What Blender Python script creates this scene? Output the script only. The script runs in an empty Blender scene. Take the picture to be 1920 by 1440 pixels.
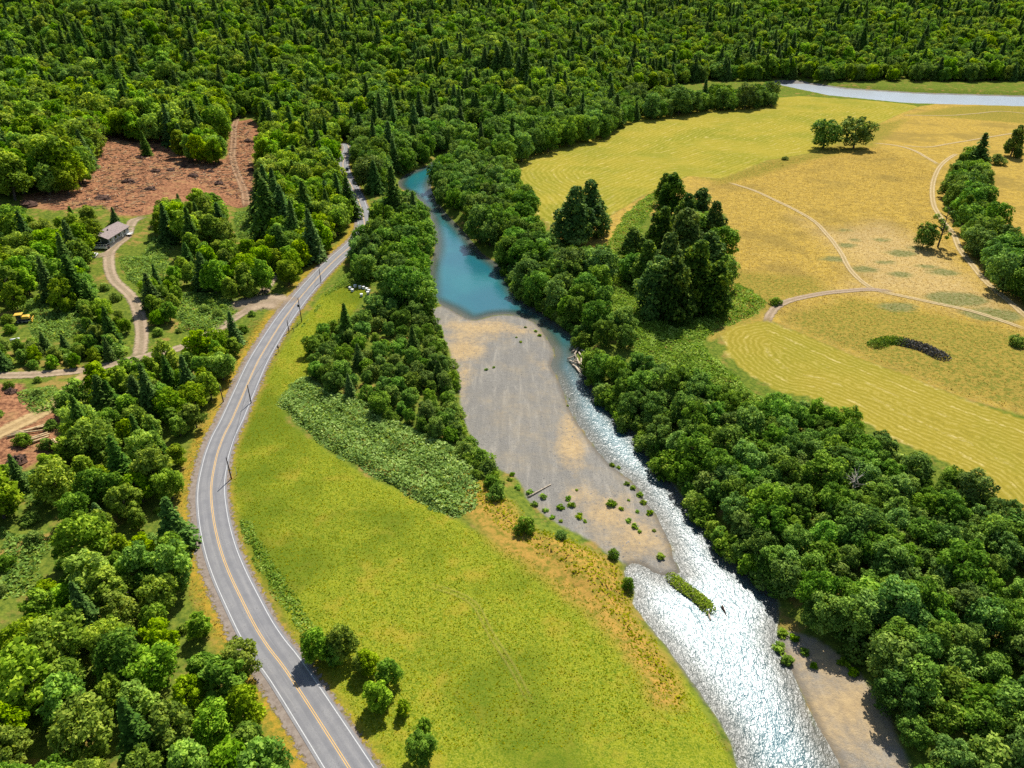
import bpy, math, random
import numpy as np
from mathutils import Vector, Matrix

rng = np.random.default_rng(7)
random.seed(7)
R = math.radians
scene = bpy.context.scene

# ------------------------------------------------------------------ camera, sky, sun, exposure
CAM_H, PITCH, FPX = 120.0, R(30.0), 1331.0          # drone height, tilt below horizontal, focal length in px of a 1920 px wide frame
cam_d = bpy.data.cameras.new('camera')
cam = bpy.data.objects.new('camera', cam_d)
scene.collection.objects.link(cam)
cam.location = (0, 0, CAM_H)
cam.rotation_euler = (math.pi / 2 - PITCH, 0, 0)
cam_d.sensor_fit = 'HORIZONTAL'
cam_d.angle = 2 * math.atan(960 / FPX)
cam_d.clip_start, cam_d.clip_end = 1.0, 20000
scene.camera = cam

SUN_EL, SUN_AZ = R(50), R(17)                       # azimuth clockwise from +Y (the way the camera looks)
world = bpy.data.worlds.new('World')
scene.world = world
world.use_nodes = True
wn = world.node_tree
wn.nodes.clear()
sky = wn.nodes.new('ShaderNodeTexSky')
sky.sky_type = 'NISHITA'
sky.sun_disc = False
sky.sun_elevation, sky.sun_rotation = SUN_EL, SUN_AZ
bg = wn.nodes.new('ShaderNodeBackground')
bg.inputs['Strength'].default_value = 0.085
wo = wn.nodes.new('ShaderNodeOutputWorld')
wn.links.new(sky.outputs[0], bg.inputs[0])
wn.links.new(bg.outputs[0], wo.inputs[0])

sun_d = bpy.data.lights.new('sun', 'SUN')
sun_d.energy, sun_d.angle, sun_d.color = 4.8, R(0.53), (1.0, 0.955, 0.87)
sun = bpy.data.objects.new('sun', sun_d)
scene.collection.objects.link(sun)
to_sun = Vector((math.sin(SUN_AZ) * math.cos(SUN_EL), math.cos(SUN_AZ) * math.cos(SUN_EL), math.sin(SUN_EL)))
sun.rotation_euler = to_sun.to_track_quat('Z', 'Y').to_euler()
sun.location = (0, 0, 400)

vs = scene.view_settings
vs.view_transform, vs.look, vs.exposure, vs.gamma, vs.use_curve_mapping = 'Standard', 'None', 0.72, 1.0, False
scene.cycles.max_bounces = 6
scene.cycles.diffuse_bounces = 3
scene.cycles.glossy_bounces = 2
scene.cycles.transmission_bounces = 4
scene.cycles.transparent_max_bounces = 12
scene.cycles.volume_bounces = 0
scene.cycles.use_denoising = False
scene.cycles.sample_clamp_direct = 0.0
scene.cycles.sample_clamp_indirect = 4.0

# ------------------------------------------------------------------ small helpers
COL = scene.collection
CP, SP = math.cos(PITCH), math.sin(PITCH)


def ray(px, py):
    cx, cy = (px - 960) / FPX, (720 - py) / FPX
    return cx, CP + cy * SP, -SP + cy * CP


def on_plane(pts, z):
    out = []
    for px, py in pts:
        d = ray(px, py)
        t = (z - CAM_H) / d[2]
        out.append((d[0] * t, d[1] * t))
    return np.array(out)


def smooth_line(P, step, closed=False):
    """Catmull-Rom through P, resampled at about step metres."""
    P = np.asarray(P, float)
    n = len(P)
    segs = []
    rngi = range(n) if closed else range(n - 1)
    for i in rngi:
        if closed:
            p0, p1, p2, p3 = P[(i - 1) % n], P[i], P[(i + 1) % n], P[(i + 2) % n]
        else:
            p0, p1, p2, p3 = P[max(i - 1, 0)], P[i], P[i + 1], P[min(i + 2, n - 1)]
        k = max(2, int(np.linalg.norm(p2 - p1) / step) + 1)
        t = np.linspace(0, 1, k, endpoint=False)[:, None]
        segs.append(0.5 * ((2 * p1) + (-p0 + p2) * t + (2 * p0 - 5 * p1 + 4 * p2 - p3) * t ** 2 + (-p0 + 3 * p1 - 3 * p2 + p3) * t ** 3))
    out = np.concatenate(segs)
    if not closed:
        out = np.vstack([out, P[-1]])
    return out


def line_dist(P, L, closed=False):
    A = L
    B = np.roll(L, -1, 0)
    if not closed:
        A, B = A[:-1], B[:-1]
    best = np.full(len(P), 1e9)
    for c in range(0, len(P), 20000):
        Q = P[c:c + 20000]
        m = np.full(len(Q), 1e18)
        for a, b in zip(A, B):
            ab = b - a
            l2 = ab @ ab + 1e-12
            t = np.clip(((Q - a) @ ab) / l2, 0, 1)
            e = Q - a - t[:, None] * ab
            m = np.minimum(m, (e * e).sum(1))
        best[c:c + 20000] = np.sqrt(m)
    return best


def inside(P, poly):
    x, y = P[:, 0], P[:, 1]
    r = np.zeros(len(P), bool)
    a = poly
    b = np.roll(poly, -1, 0)
    for (x0, y0), (x1, y1) in zip(a, b):
        if y0 == y1:
            continue
        c = (y0 > y) != (y1 > y)
        r ^= c & (x < (x1 - x0) * (y - y0) / (y1 - y0) + x0)
    return r


def sdf(P, poly, pad=60.0):
    """signed distance, negative inside; exact near the polygon, coarse further off than pad"""
    lo, hi = poly.min(0) - pad, poly.max(0) + pad
    m = ((P > lo) & (P < hi)).all(1)
    out = np.full(len(P), pad)
    if m.any():
        Q = P[m]
        d = line_dist(Q, poly, True)
        d[inside(Q, poly)] *= -1
        out[m] = d
    return out


def sstep(a, b, x):
    t = np.clip((x - a) / (b - a), 0, 1)
    return t * t * (3 - 2 * t)


def wob(x, y, s, k=0.0):
    """cheap smooth undulation in -1..1"""
    return (np.sin(x / s + 1.3 + k) * np.cos(y / s * 1.13 + 0.7 * k) + 0.6 * np.sin((x + 0.7 * y) / s * 1.9 + 2.1 * k) * np.cos((y - 0.4 * x) / s * 1.6) + 0.35 * np.sin(x / s * 3.7 + y / s * 3.1 + k)) / 1.95


# ------------------------------------------------------------------ the lie of the land
WATER_Z = -4.2
road_px = [(680, 1480), (610, 1370), (537, 1258), (505, 1216), (480, 1177), (456, 1130), (430, 1075), (412, 1025), (400, 970), (396, 915), (404, 865), (412, 837),
           (422, 812), (435, 787), (459, 732), (482, 681), (505, 641), (534, 596), (563, 558), (586, 531), (611, 504), (635, 481), (656, 463), (674, 445),
           (683, 428), (682, 410), (677, 390), (669, 368), (658, 346), (648, 327), (643, 308), (647, 295), (652, 285), (654, 277), (650, 268)]
ROAD = smooth_line(on_plane(road_px, 0.0), 3.0)
oy = np.argsort(ROAD[:, 1])
ROAD_Y, ROAD_X = ROAD[oy, 1], ROAD[oy, 0]

left_shore = [(900, 262), (860, 275), (835, 287), (800, 310), (757, 330), (748, 350), (775, 365), (795, 385), (806, 405), (815, 440), (815, 470), (806, 500), (804, 545), (806, 560)]
bar_shore = [(828, 572), (846, 580), (868, 593), (890, 600), (925, 591), (960, 590), (990, 598), (1010, 610), (1020, 625), (1035, 648), (1041, 665), (1034, 685),
             (1045, 705), (1058, 735), (1068, 765), (1088, 798), (1112, 832), (1140, 866), (1170, 890), (1195, 910), (1210, 938), (1232, 965), (1247, 995), (1260, 1025), (1264, 1048),
             (1278, 1072), (1258, 1080), (1235, 1079), (1210, 1065), (1190, 1056), (1175, 1062)]
low_shore = [(1170, 1074), (1178, 1092), (1190, 1112), (1186, 1132), (1200, 1152), (1220, 1178), (1247, 1209), (1267, 1237), (1284, 1260), (1320, 1310), (1370, 1390), (1410, 1480)]
right_shore = [(1580, 1480), (1530, 1360), (1500, 1295), (1480, 1252), (1464, 1222), (1456, 1190), (1462, 1150), (1450, 1110), (1400, 1075), (1360, 1040), (1340, 1010), (1318, 980), (1280, 935), (1250, 890),
               (1220, 850), (1196, 815), (1170, 795), (1150, 765), (1120, 740), (1105, 710), (1092, 690), (1080, 668), (1090, 640), (1068, 622), (1040, 604), (1020, 588), (990, 570), (970, 548),
               (952, 518), (936, 496), (905, 476), (884, 452), (864, 428), (838, 402), (818, 374), (808, 350), (818, 326), (845, 303), (870, 290), (915, 275)]
WATER = smooth_line(on_plane(left_shore + bar_shore + low_shore + right_shore, WATER_Z), 6.0, True)
bar_bank = [(1165, 1050), (1140, 1040), (1120, 1026), (1090, 1006), (1050, 986), (1012, 962), (986, 932), (972, 902), (942, 886), (908, 858), (888, 830), (868, 782), (862, 742), (852, 702), (842, 655), (818, 612), (802, 588), (806, 560)]
BAR = smooth_line(on_plane(bar_shore + bar_bank[:-1], -3.8), 6.0, True)
strip = [(1456, 1186), (1478, 1180), (1530, 1200), (1600, 1252), (1660, 1330), (1720, 1480), (1590, 1480), (1530, 1360), (1480, 1252)]
STRIP = on_plane(strip, -3.9)
FAR_RIVER = np.array([(330, 1010), (372, 880), (428, 828), (544, 800), (700, 772), (1000, 735), (1400, 700), (1400, 800), (1000, 850), (700, 882), (590, 893), (490, 915), (420, 955), (380, 1020)], float)


CUT_W = np.array([(-330, 330), (-150, 330), (-140, 560), (-330, 560)], float)     # logged ground is churned


def height_exact(x, y):
    x = np.atleast_1d(np.asarray(x, float))
    y = np.atleast_1d(np.asarray(y, float))
    P = np.stack([x, y], 1)
    sw, sb, ss = sdf(P, WATER), sdf(P, BAR), sdf(P, STRIP)
    low = np.minimum(np.minimum(sw, sb), ss)
    d = np.interp(y, ROAD_Y, ROAD_X) - x                      # metres west of the road
    dd = np.maximum(0, d - 14)
    hill = 0.105 * dd * dd / (dd + 25) + np.minimum(1, dd / 60) * (2.0 * wob(x, y, 38) + 0.8 * wob(x, y, 14, 2))
    hill = np.minimum(hill, 70 + 0.02 * dd)
    yb = 640 + 360 * sstep(-20, 260, x)
    far = np.maximum(0, y - yb)
    hills = 0.24 * far * far / (far + 90)
    hills = hills * (1 - 0.25 * (1 + wob(x, y, 260, 1.0)) * 0.5)
    hills = 190 * (1 - np.exp(-hills / 190))
    e = np.maximum(0, -d - 8)
    flat = np.minimum(1, e / 25) * (0.7 * wob(x, y, 55, 3) + 0.25 * wob(x, y, 17, 1)) - 0.9 * np.minimum(1, e / 40) * (d > -80)
    base = hill + hills + flat
    mound = 2.2 * np.exp(-(((x - 330) / 90) ** 2 + ((y - 560) / 60) ** 2)) + 1.2 * np.exp(-(((x - 230) / 60) ** 2 + ((y - 400) / 60) ** 2))
    base = base + mound
    base = base + np.where(sdf(P, CUT_W) < 0, 0.55 * wob(x, y, 2.3, 2) + 0.35 * wob(x, y, 1.1, 5), 0)
    lowz = WATER_Z + np.where(sw < 0, np.maximum(0.16 * sw, -2.6), np.minimum(0.085 * sw, 0.75)) + np.where(sw > 2, 0.12 * wob(x, y, 7, 4), 0)
    t = sstep(0.0, 11.0, low)
    h = lowz * (1 - t) + base * t
    sf = sdf(P, FAR_RIVER)
    tf = sstep(-6, 14, sf)
    return (-4.5) * (1 - tf) + h * tf


def graded(lo, hi, fn):
    v = [lo]
    while v[-1] < hi:
        v.append(v[-1] + fn(v[-1]))
    return np.array(v)


gy = np.concatenate([[-200, -60, 10], graded(40, 980, lambda y: 1.6 + max(0, y - 250) * 0.007), graded(1000, 3200, lambda y: 25 + (y - 1000) * .05), [4200, 6000, 9000]])
gx = np.concatenate([[-9000, -6000, -4000, -2600, -1800, -1300, -1000, -820, -700, -620, -560], graded(-520, 640, lambda x: 2.2 + max(0, abs(x) - 170) * 0.012), [680, 740, 830, 960, 1150, 1400, 1800, 2600, 4000, 6000, 9000]])
GX, GY = np.meshgrid(gx, gy)
PX, PY = GX.ravel(), GY.ravel()
PP = np.stack([PX, PY], 1)
HZ = np.concatenate([height_exact(PX[i:i + 30000], PY[i:i + 30000]) for i in range(0, len(PX), 30000)])
rd = np.full(len(PP), 99.0)
near = (PX > -330) & (PX < 60) & (PY < 800)
rd[near] = line_dist(PP[near], ROAD)
HZ = np.where(rd < 9, HZ * sstep(6.0, 9.0, rd) - 0.10 * (1 - sstep(6.0, 9.0, rd)), HZ)
HG = HZ.reshape(GX.shape)


def height(x, y):
    """height of the ground sheet, read from its grid"""
    x = np.atleast_1d(np.asarray(x, float))
    y = np.atleast_1d(np.asarray(y, float))
    i = np.clip(np.searchsorted(gx, x) - 1, 0, len(gx) - 2)
    j = np.clip(np.searchsorted(gy, y) - 1, 0, len(gy) - 2)
    u = np.clip((x - gx[i]) / (gx[i + 1] - gx[i]), 0, 1)
    v = np.clip((y - gy[j]) / (gy[j + 1] - gy[j]), 0, 1)
    return (HG[j, i] * (1 - u) + HG[j, i + 1] * u) * (1 - v) + (HG[j + 1, i] * (1 - u) + HG[j + 1, i + 1] * u) * v


def at(px, py, off=0.0):
    d = ray(px, py)
    t = np.geomspace(60, 4000, 360)
    x, y, z = d[0] * t, d[1] * t, CAM_H + d[2] * t
    g = z - height(x, y) - off
    i = int(np.argmax(g < 0)) if (g < 0).any() else len(t) - 1
    i = max(i, 1)
    a, b = g[i - 1], g[i]
    s = t[i - 1] + (t[i] - t[i - 1]) * (a / (a - b) if a != b else 0)
    return d[0] * s, d[1] * s


def at_many(pts, off=0.0):
    return np.array([at(px, py, off) for px, py in pts])


def hz(x, y):
    return float(height(x, y)[0])


# ------------------------------------------------------------------ regions of the ground, read on the land itself
MEADOW = at_many([(660, 535), (690, 545), (660, 590), (610, 610), (575, 650), (590, 700), (520, 745), (540, 790), (620, 850), (700, 900), (800, 940), (900, 1000), (1010, 1060), (1100, 1110), (1190, 1190), (1270, 1260), (1330, 1350), (1390, 1460),
                  (700, 1460), (640, 1330), (560, 1210), (470, 1040), (435, 940), (440, 850), (480, 760), (520, 670), (560, 610), (610, 545)])
HAY_A = at_many([(932, 320), (960, 300), (1060, 268), (1150, 235), (1200, 218), (1290, 205), (1420, 188), (1500, 180), (1600, 186), (1700, 195), (1722, 200), (1690, 212), (1600, 255), (1530, 285), (1440, 300), (1350, 335), (1290, 330), (1200, 370), (1150, 400),
                 (1115, 425), (1040, 430), (1010, 405), (985, 370), (945, 345)])
HAY_B = at_many([(1355, 630), (1370, 612), (1440, 600), (1500, 625), (1600, 668), (1700, 705), (1800, 745), (1960, 800), (2500, 985), (2500, 1400), (2000, 1060), (1930, 1000), (1840, 905), (1760, 860), (1660, 815), (1600, 780), (1520, 745), (1460, 735), (1400, 700), (1362, 665)])
GOLD = at_many([(1000, 400), (1010, 405), (1040, 430), (1115, 425), (1150, 400), (1200, 370), (1290, 330), (1440, 300), (1530, 285), (1600, 255), (1690, 212), (1722, 200), (1800, 196), (2080, 205), (2120, 600), (1960, 790), (1800, 745), (1600, 668), (1500, 625), (1440, 600), (1330, 640),
                (1360, 540), (1360, 400), (1200, 400), (1170, 470), (1110, 470), (1050, 450)])
CUT = at_many([(40, 365), (90, 360), (140, 330), (170, 270), (185, 243), (310, 250), (320, 285), (425, 300), (428, 230), (470, 222), (490, 240), (475, 300), (475, 385), (440, 390), (432, 385), (350, 378), (290, 398), (272, 405), (215, 405), (190, 385), (110, 395), (40, 390)])
CUT2 = at_many([(-80, 720), (40, 720), (60, 770), (100, 760), (120, 780), (110, 830), (60, 880), (-80, 900)])
DRYS = at_many([(870, 880), (950, 940), (1010, 1000), (1100, 1030), (1160, 1060), (1180, 1120), (1200, 1170), (1260, 1250), (1280, 1330), (1230, 1330), (1190, 1250), (1120, 1170), (1030, 1095), (930, 1025), (870, 960)])

# ------------------------------------------------------------------ material helpers
class NT:
    def __init__(self, name):
        self.m = bpy.data.materials.new(name)
        self.m.use_nodes = True
        self.t = self.m.node_tree
        self.t.nodes.clear()
        self.out = self.t.nodes.new('ShaderNodeOutputMaterial')

    def n(self, kind, **kw):
        nd = self.t.nodes.new(kind)
        for k, v in kw.items():
            setattr(nd, k, v)
        return nd

    def put(self, sock, v):
        if v is None:
            return
        if isinstance(v, bpy.types.NodeSocket):
            self.t.links.new(v, sock)
        elif isinstance(v, (tuple, list)) and len(v) == 3 and sock.type == 'RGBA':
            sock.default_value = (*v, 1)
        else:
            sock.default_value = v

    def math(self, op, a, b=None, c=None, clamp=False):
        nd = self.n('ShaderNodeMath', operation=op, use_clamp=clamp)
        self.put(nd.inputs[0], a)
        self.put(nd.inputs[1], b)
        self.put(nd.inputs[2], c)
        return nd.outputs[0]

    def mix(self, f, a, b, blend='MIX'):
        nd = self.n('ShaderNodeMix', data_type='RGBA', blend_type=blend, clamp_factor=True)
        self.put(nd.inputs[0], f)
        self.put(nd.inputs[6], a)
        self.put(nd.inputs[7], b)
        return nd.outputs[2]

    def noise(self, scale, detail=4, rough=0.55, vec=None, dist=0.0):
        nd = self.n('ShaderNodeTexNoise')
        nd.inputs['Scale'].default_value = scale
        nd.inputs['Detail'].default_value = detail
        nd.inputs['Roughness'].default_value = rough
        nd.inputs['Distortion'].default_value = dist
        self.put(nd.inputs['Vector'], vec if vec is not None else self.pos())
        return nd.outputs['Fac']

    def pos(self):
        if not hasattr(self, '_pos'):
            self._pos = self.n('ShaderNodeNewGeometry').outputs['Position']
        return self._pos

    def attr(self, name):
        return self.n('ShaderNodeAttribute', attribute_name=name).outputs['Fac']

    def ramp(self, v, lo, hi, smooth=True, a=0.0, b=1.0):
        nd = self.n('ShaderNodeMapRange', interpolation_type='SMOOTHSTEP' if smooth else 'LINEAR')
        self.put(nd.inputs[0], v)
        nd.inputs[1].default_value, nd.inputs[2].default_value = lo, hi
        nd.inputs[3].default_value, nd.inputs[4].default_value = a, b
        return nd.outputs[0]

    def bump(self, h, strength, dist=0.1):
        nd = self.n('ShaderNodeBump')
        nd.inputs['Strength'].default_value = strength
        nd.inputs['Distance'].default_value = dist
        self.put(nd.inputs['Height'], h)
        return nd.outputs[0]

    def pbr(self, color, rough=0.9, normal=None, spec=0.2, alpha=None, metal=0.0):
        p = self.n('ShaderNodeBsdfPrincipled')
        self.put(p.inputs['Base Color'], color)
        self.put(p.inputs['Roughness'], rough)
        p.inputs['Specular IOR Level'].default_value = spec
        p.inputs['Metallic'].default_value = metal
        self.put(p.inputs['Normal'], normal)
        self.put(p.inputs['Alpha'], alpha)
        self.t.links.new(p.outputs[0], self.out.inputs[0])
        return p


def plain(name, col, rough=0.8, var=0.25, scale=3.0, spec=0.25, metal=0.0):
    k = NT(name)
    co = k.n('ShaderNodeTexCoord').outputs['Object']
    f = k.noise(scale, 4, 0.6, co)
    c = k.mix(k.ramp(f, 0.3, 0.7), tuple(v * (1 - var) for v in col), tuple(min(1, v * (1 + var)) for v in col))
    k.pbr(c, rough, None, spec, None, metal)
    return k.m


# ------------------------------------------------------------------ ground material
def ground_material():
    k = NT('ground_cover')
    big = k.noise(0.02, 4, 0.6)
    mid = k.noise(0.11, 5, 0.65)
    fine = k.noise(0.7, 5, 0.7)
    tiny = k.noise(3.2, 3, 0.7)
    edge = k.math('MULTIPLY', k.math('SUBTRACT', mid, 0.5), 9.0)
    edge2 = k.math('MULTIPLY', k.math('SUBTRACT', fine, 0.5), 3.0)
    wig = k.math('ADD', edge, edge2)

    def layer(base, attr, col, w=1.2, e=1.0, shift=0.0):
        s = k.math('ADD', k.math('MULTIPLY', wig, e), k.attr(attr))
        return k.mix(k.ramp(s, -w + shift, w + shift, True, 1.0, 0.0), base, col)

    # scrub and forest floor: green weeds over dry straw and bare brown soil
    weed = k.mix(k.ramp(fine, 0.35, 0.65), (0.060, 0.095, 0.014), (0.145, 0.175, 0.024))
    straw = k.mix(k.ramp(tiny, 0.3, 0.7), (0.20, 0.135, 0.035), (0.27, 0.19, 0.055))
    col = k.mix(k.ramp(mid, 0.52, 0.66), weed, straw)
    # green meadow
    blade = k.noise(1.15, 5, 0.85, None, 0.8)
    m1 = k.mix(k.ramp(blade, 0.42, 0.58), (0.072, 0.122, 0.007), (0.195, 0.212, 0.012))
    m1 = k.mix(k.ramp(tiny, 0.42, 0.66), m1, (0.265, 0.27, 0.03))
    m1 = k.mix(k.math('MULTIPLY', k.ramp(k.noise(0.55, 5, 0.85, None, 0.6), 0.55, 0.66), 0.75), m1, (0.06, 0.105, 0.008))
    m1 = k.mix(k.math('MULTIPLY', k.ramp(mid, 0.52, 0.7), 0.75), m1, (0.285, 0.225, 0.028))
    m1 = k.mix(k.math('MULTIPLY', k.ramp(big, 0.46, 0.62), 0.75), m1, (0.075, 0.115, 0.010))
    col = layer(col, 'meadow', m1, 1.0, 0.4)
    d1 = k.mix(k.ramp(fine, 0.35, 0.6), (0.15, 0.14, 0.02), (0.34, 0.205, 0.045))
    col = layer(col, 'drys', d1, 2.5, 0.8)
    # dry golden pasture
    g1 = k.mix(k.ramp(k.noise(0.3, 5, 0.8, None, 0.7), 0.4, 0.6), (0.235, 0.158, 0.032), (0.375, 0.252, 0.045))
    g1 = k.mix(k.math('MULTIPLY', k.ramp(k.noise(1.3, 5, 0.8, None, 1.2), 0.5, 0.64), 0.8), g1, (0.46, 0.35, 0.13))
    g1 = k.mix(k.math('MULTIPLY', k.ramp(k.noise(2.3, 4, 0.8, None, 1.0), 0.54, 0.68), 0.7), g1, (0.13, 0.09, 0.022))
    g1 = k.mix(k.math('MULTIPLY', k.ramp(big, 0.50, 0.64), 0.65), g1, (0.20, 0.145, 0.04))
    gs = k.math('ADD', k.math('MULTIPLY', wig, 1.6), k.attr('weedy'))
    wd = k.mix(k.ramp(fine, 0.36, 0.62), (0.10, 0.125, 0.018), (0.28, 0.20, 0.04))
    g1 = k.mix(k.ramp(gs, -6, 6, True, 0.85, 0.0), g1, wd)
    ps = k.math('ADD', k.math('MULTIPLY', wig, 1.3), k.attr('pale'))
    g1 = k.mix(k.ramp(ps, -16, 9, True, 0.6, 0.0), g1, k.mix(k.ramp(fine, 0.38, 0.6), (0.33, 0.22, 0.09), (0.45, 0.34, 0.17)))
    gp = k.math('ADD', k.math('MULTIPLY', wig, 0.8), k.attr('greenp'))
    g1 = k.mix(k.ramp(gp, -2, 1.5, True, 0.9, 0.0), g1, k.mix(k.ramp(fine, 0.4, 0.6), (0.10, 0.12, 0.035), (0.20, 0.19, 0.08)))
    col = layer(col, 'gold', g1, 1.5, 0.6)
    # mown hay, the passes run parallel to the field's edge
    for nm, c0, c1, c2 in (('haya', (0.27, 0.225, 0.03), (0.36, 0.30, 0.07), (0.17, 0.18, 0.02)), ('hayb', (0.25, 0.20, 0.028), (0.37, 0.30, 0.08), (0.20, 0.185, 0.022))):
        a = k.attr(nm)
        ph = k.math('ADD', k.math('MULTIPLY', a, 2 * math.pi / (3.6 if nm == 'haya' else 2.1)), k.math('MULTIPLY', k.noise(0.16, 3, 0.6), 9.0))
        w1 = k.math('SINE', ph)
        w2 = k.math('SINE', k.math('ADD', k.math('MULTIPLY', a, 2 * math.pi / 7.3), k.math('MULTIPLY', mid, 3.0)))
        hc = k.mix(k.math('MULTIPLY', k.ramp(big, 0.38, 0.66), 0.75), c0, c2)
        hc = k.mix(k.math('MULTIPLY', k.ramp(w1, -0.2, 1.0), k.ramp(fine, 0.38, 0.6, True, 0.0, 0.55)), hc, c1)
        hc = k.mix(k.math('MULTIPLY', k.ramp(w2, 0.75, 1.0), k.math('MULTIPLY', k.ramp(mid, 0.47, 0.6, True, 0.0, 0.7), k.ramp(fine, 0.35, 0.6))), hc, (0.47, 0.38, 0.15))
        hc = k.mix(k.math('MULTIPLY', k.ramp(w1, -0.4, -1.0), k.ramp(fine, 0.4, 0.65, True, 0.1, 0.5)), hc, (0.15, 0.13, 0.02))
        col = layer(col, nm, hc, 0.6, 0.12)
    # logged slope: red-brown slash
    c1 = k.mix(k.ramp(fine, 0.32, 0.66), (0.10, 0.042, 0.024), (0.34, 0.165, 0.082))
    c1 = k.mix(k.math('MULTIPLY', k.ramp(mid, 0.5, 0.68), 0.7), c1, (0.28, 0.175, 0.075))
    c1 = k.mix(k.math('MULTIPLY', k.ramp(tiny, 0.55, 0.75), 0.8), c1, (0.05, 0.025, 0.016))
    c1 = k.mix(k.ramp(k.noise(1.6, 3, 0.8), 0.66, 0.74), c1, (0.36, 0.25, 0.13))
    col = layer(col, 'cut', c1, 1.4, 0.9)
    # dry verge beside the road
    rd = k.math('ADD', k.attr('roadd'), k.math('MULTIPLY', wig, 0.35))
    ve = k.mix(k.ramp(fine, 0.35, 0.62), (0.15, 0.15, 0.02), (0.33, 0.205, 0.028))
    col = k.mix(k.math('MULTIPLY', k.ramp(rd, 6.5, 10.5, True, 1.0, 0.0), k.ramp(mid, 0.30, 0.46, True, 0.45, 1.0)), col, ve)
    # river gravel, with blown sand, damp rim and bed below the water
    gr = k.mix(k.ramp(tiny, 0.3, 0.7), (0.165, 0.155, 0.135), (0.25, 0.235, 0.205))
    gr = k.mix(k.math('MULTIPLY', k.ramp(k.noise(7.0, 2, 0.6), 0.48, 0.66), 0.7), gr, (0.085, 0.08, 0.072))
    gr = k.mix(k.math('MULTIPLY', k.ramp(mid, 0.42, 0.62), 0.55), gr, (0.235, 0.205, 0.155))
    gm = k.n('ShaderNodeMapping')
    gm.inputs['Rotation'].default_value = (0, 0, R(-18))
    gm.inputs['Scale'].default_value = (0.55, 0.07, 1.0)
    k.put(gm.inputs[0], k.pos())
    band = k.noise(1.0, 5, 0.65, gm.outputs[0], 0.5)
    gr = k.mix(k.math('MULTIPLY', k.ramp(band, 0.40, 0.56, True, 1.0, 0.0), 0.3), gr, (0.125, 0.12, 0.11))
    gr = k.mix(k.math('MULTIPLY', k.ramp(band, 0.54, 0.68), 0.5), gr, (0.29, 0.265, 0.22))
    sandc = k.mix(k.ramp(fine, 0.3, 0.7), (0.30, 0.215, 0.115), (0.38, 0.28, 0.15))
    sn = k.math('ADD', k.attr('sand'), k.math('ADD', k.math('MULTIPLY', k.math('SUBTRACT', mid, 0.5), 1.3), k.math('MULTIPLY', k.math('SUBTRACT', fine, 0.5), 0.8)))
    gr = k.mix(k.ramp(sn, 0.05, 1.0), gr, sandc)
    wt = k.math('ADD', k.attr('water'), k.math('MULTIPLY', wig, 0.12))
    gr = k.mix(k.ramp(wt, 0.4, 2.4, True, 0.55, 0.0), gr, (0.085, 0.07, 0.05))
    gr = k.mix(k.ramp(k.attr('water'), -9.0, -0.5, True, 0.85, 0.0), gr, (0.05, 0.055, 0.035))
    col = layer(col, 'low', gr, 0.7, 0.28)
    hgt = k.math('ADD', k.math('MULTIPLY', fine, 0.6), k.math('MULTIPLY', tiny, 0.3))
    k.pbr(col, 1.0, k.bump(hgt, 0.7, 0.5), 0.0)
    return k.m


M_GROUND = ground_material()

# ------------------------------------------------------------------ terrain sheet (split where its cover changes)
a_water = sdf(PP, WATER)
a_low = np.minimum(np.minimum(a_water, sdf(PP, BAR)), np.minimum(sdf(PP, STRIP), sdf(PP, FAR_RIVER)))
def blob(px, py, rx, ry):
    c = at(px, py)
    return ((PX - c[0]) / rx) ** 2 + ((PY - c[1]) / ry) ** 2


sand = np.zeros(len(PP))
for px, py, rx, ry, w in ((1072, 840, 4.5, 11, 1.0), (1068, 800, 3, 8, .7), (900, 615, 14, 9, 1.0), (870, 650, 9, 20, .9), (1020, 690, 2.5, 6, .5), (1140, 960, 9, 9, .75), (1190, 1010, 8, 10, .8), (1100, 930, 7, 6, .6), (960, 620, 10, 6, .7), (870, 700, 3, 22, .6), (1550, 1235, 12, 6, .8), (1600, 1330, 12, 16, .7)):
    sand = np.maximum(sand, w * np.exp(-blob(px, py, rx, ry)))
weedy = sdf(PP, at_many([(1470, 590), (1600, 560), (1760, 590), (1960, 640), (2000, 790), (1800, 740), (1600, 660), (1500, 620)]))
weedy = np.minimum(weedy, sdf(PP, at_many([(1360, 500), (1400, 510), (1520, 520), (1560, 545), (1460, 562), (1420, 600), (1350, 640), (1320, 600)])))
weedy = np.minimum(weedy, sdf(PP, at_many([(1790, 200), (1960, 200), (1960, 235), (1800, 222), (1700, 215)])))
weedy = np.minimum(weedy, sdf(PP, at_many([(1300, 330), (1440, 300), (1640, 235), (1700, 222), (1640, 275), (1520, 300), (1420, 330), (1350, 345)])))
pale = sdf(PP, at_many([(1480, 400), (1560, 430), (1650, 410), (1760, 460), (1830, 520), (1920, 600), (1800, 585), (1700, 560), (1560, 545), (1600, 520), (1560, 470)]))
gp = np.full(len(PP), 60.0)
for px, py, r in ((1590, 460, 3.5), (1580, 432, 2.5), (1560, 485, 4), (1600, 450, 2), (1690, 475, 5), (1720, 465, 3), (1650, 450, 2.5), (1620, 505, 4), (1690, 515, 4), (1770, 510, 5), (1660, 492, 3), (1790, 560, 8), (1860, 590, 7), (1680, 575, 5), (1740, 500, 3)):
    c = at(px, py)
    gp = np.minimum(gp, np.hypot((PX - c[0]) / 1.6, PY - c[1]) - r)
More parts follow.
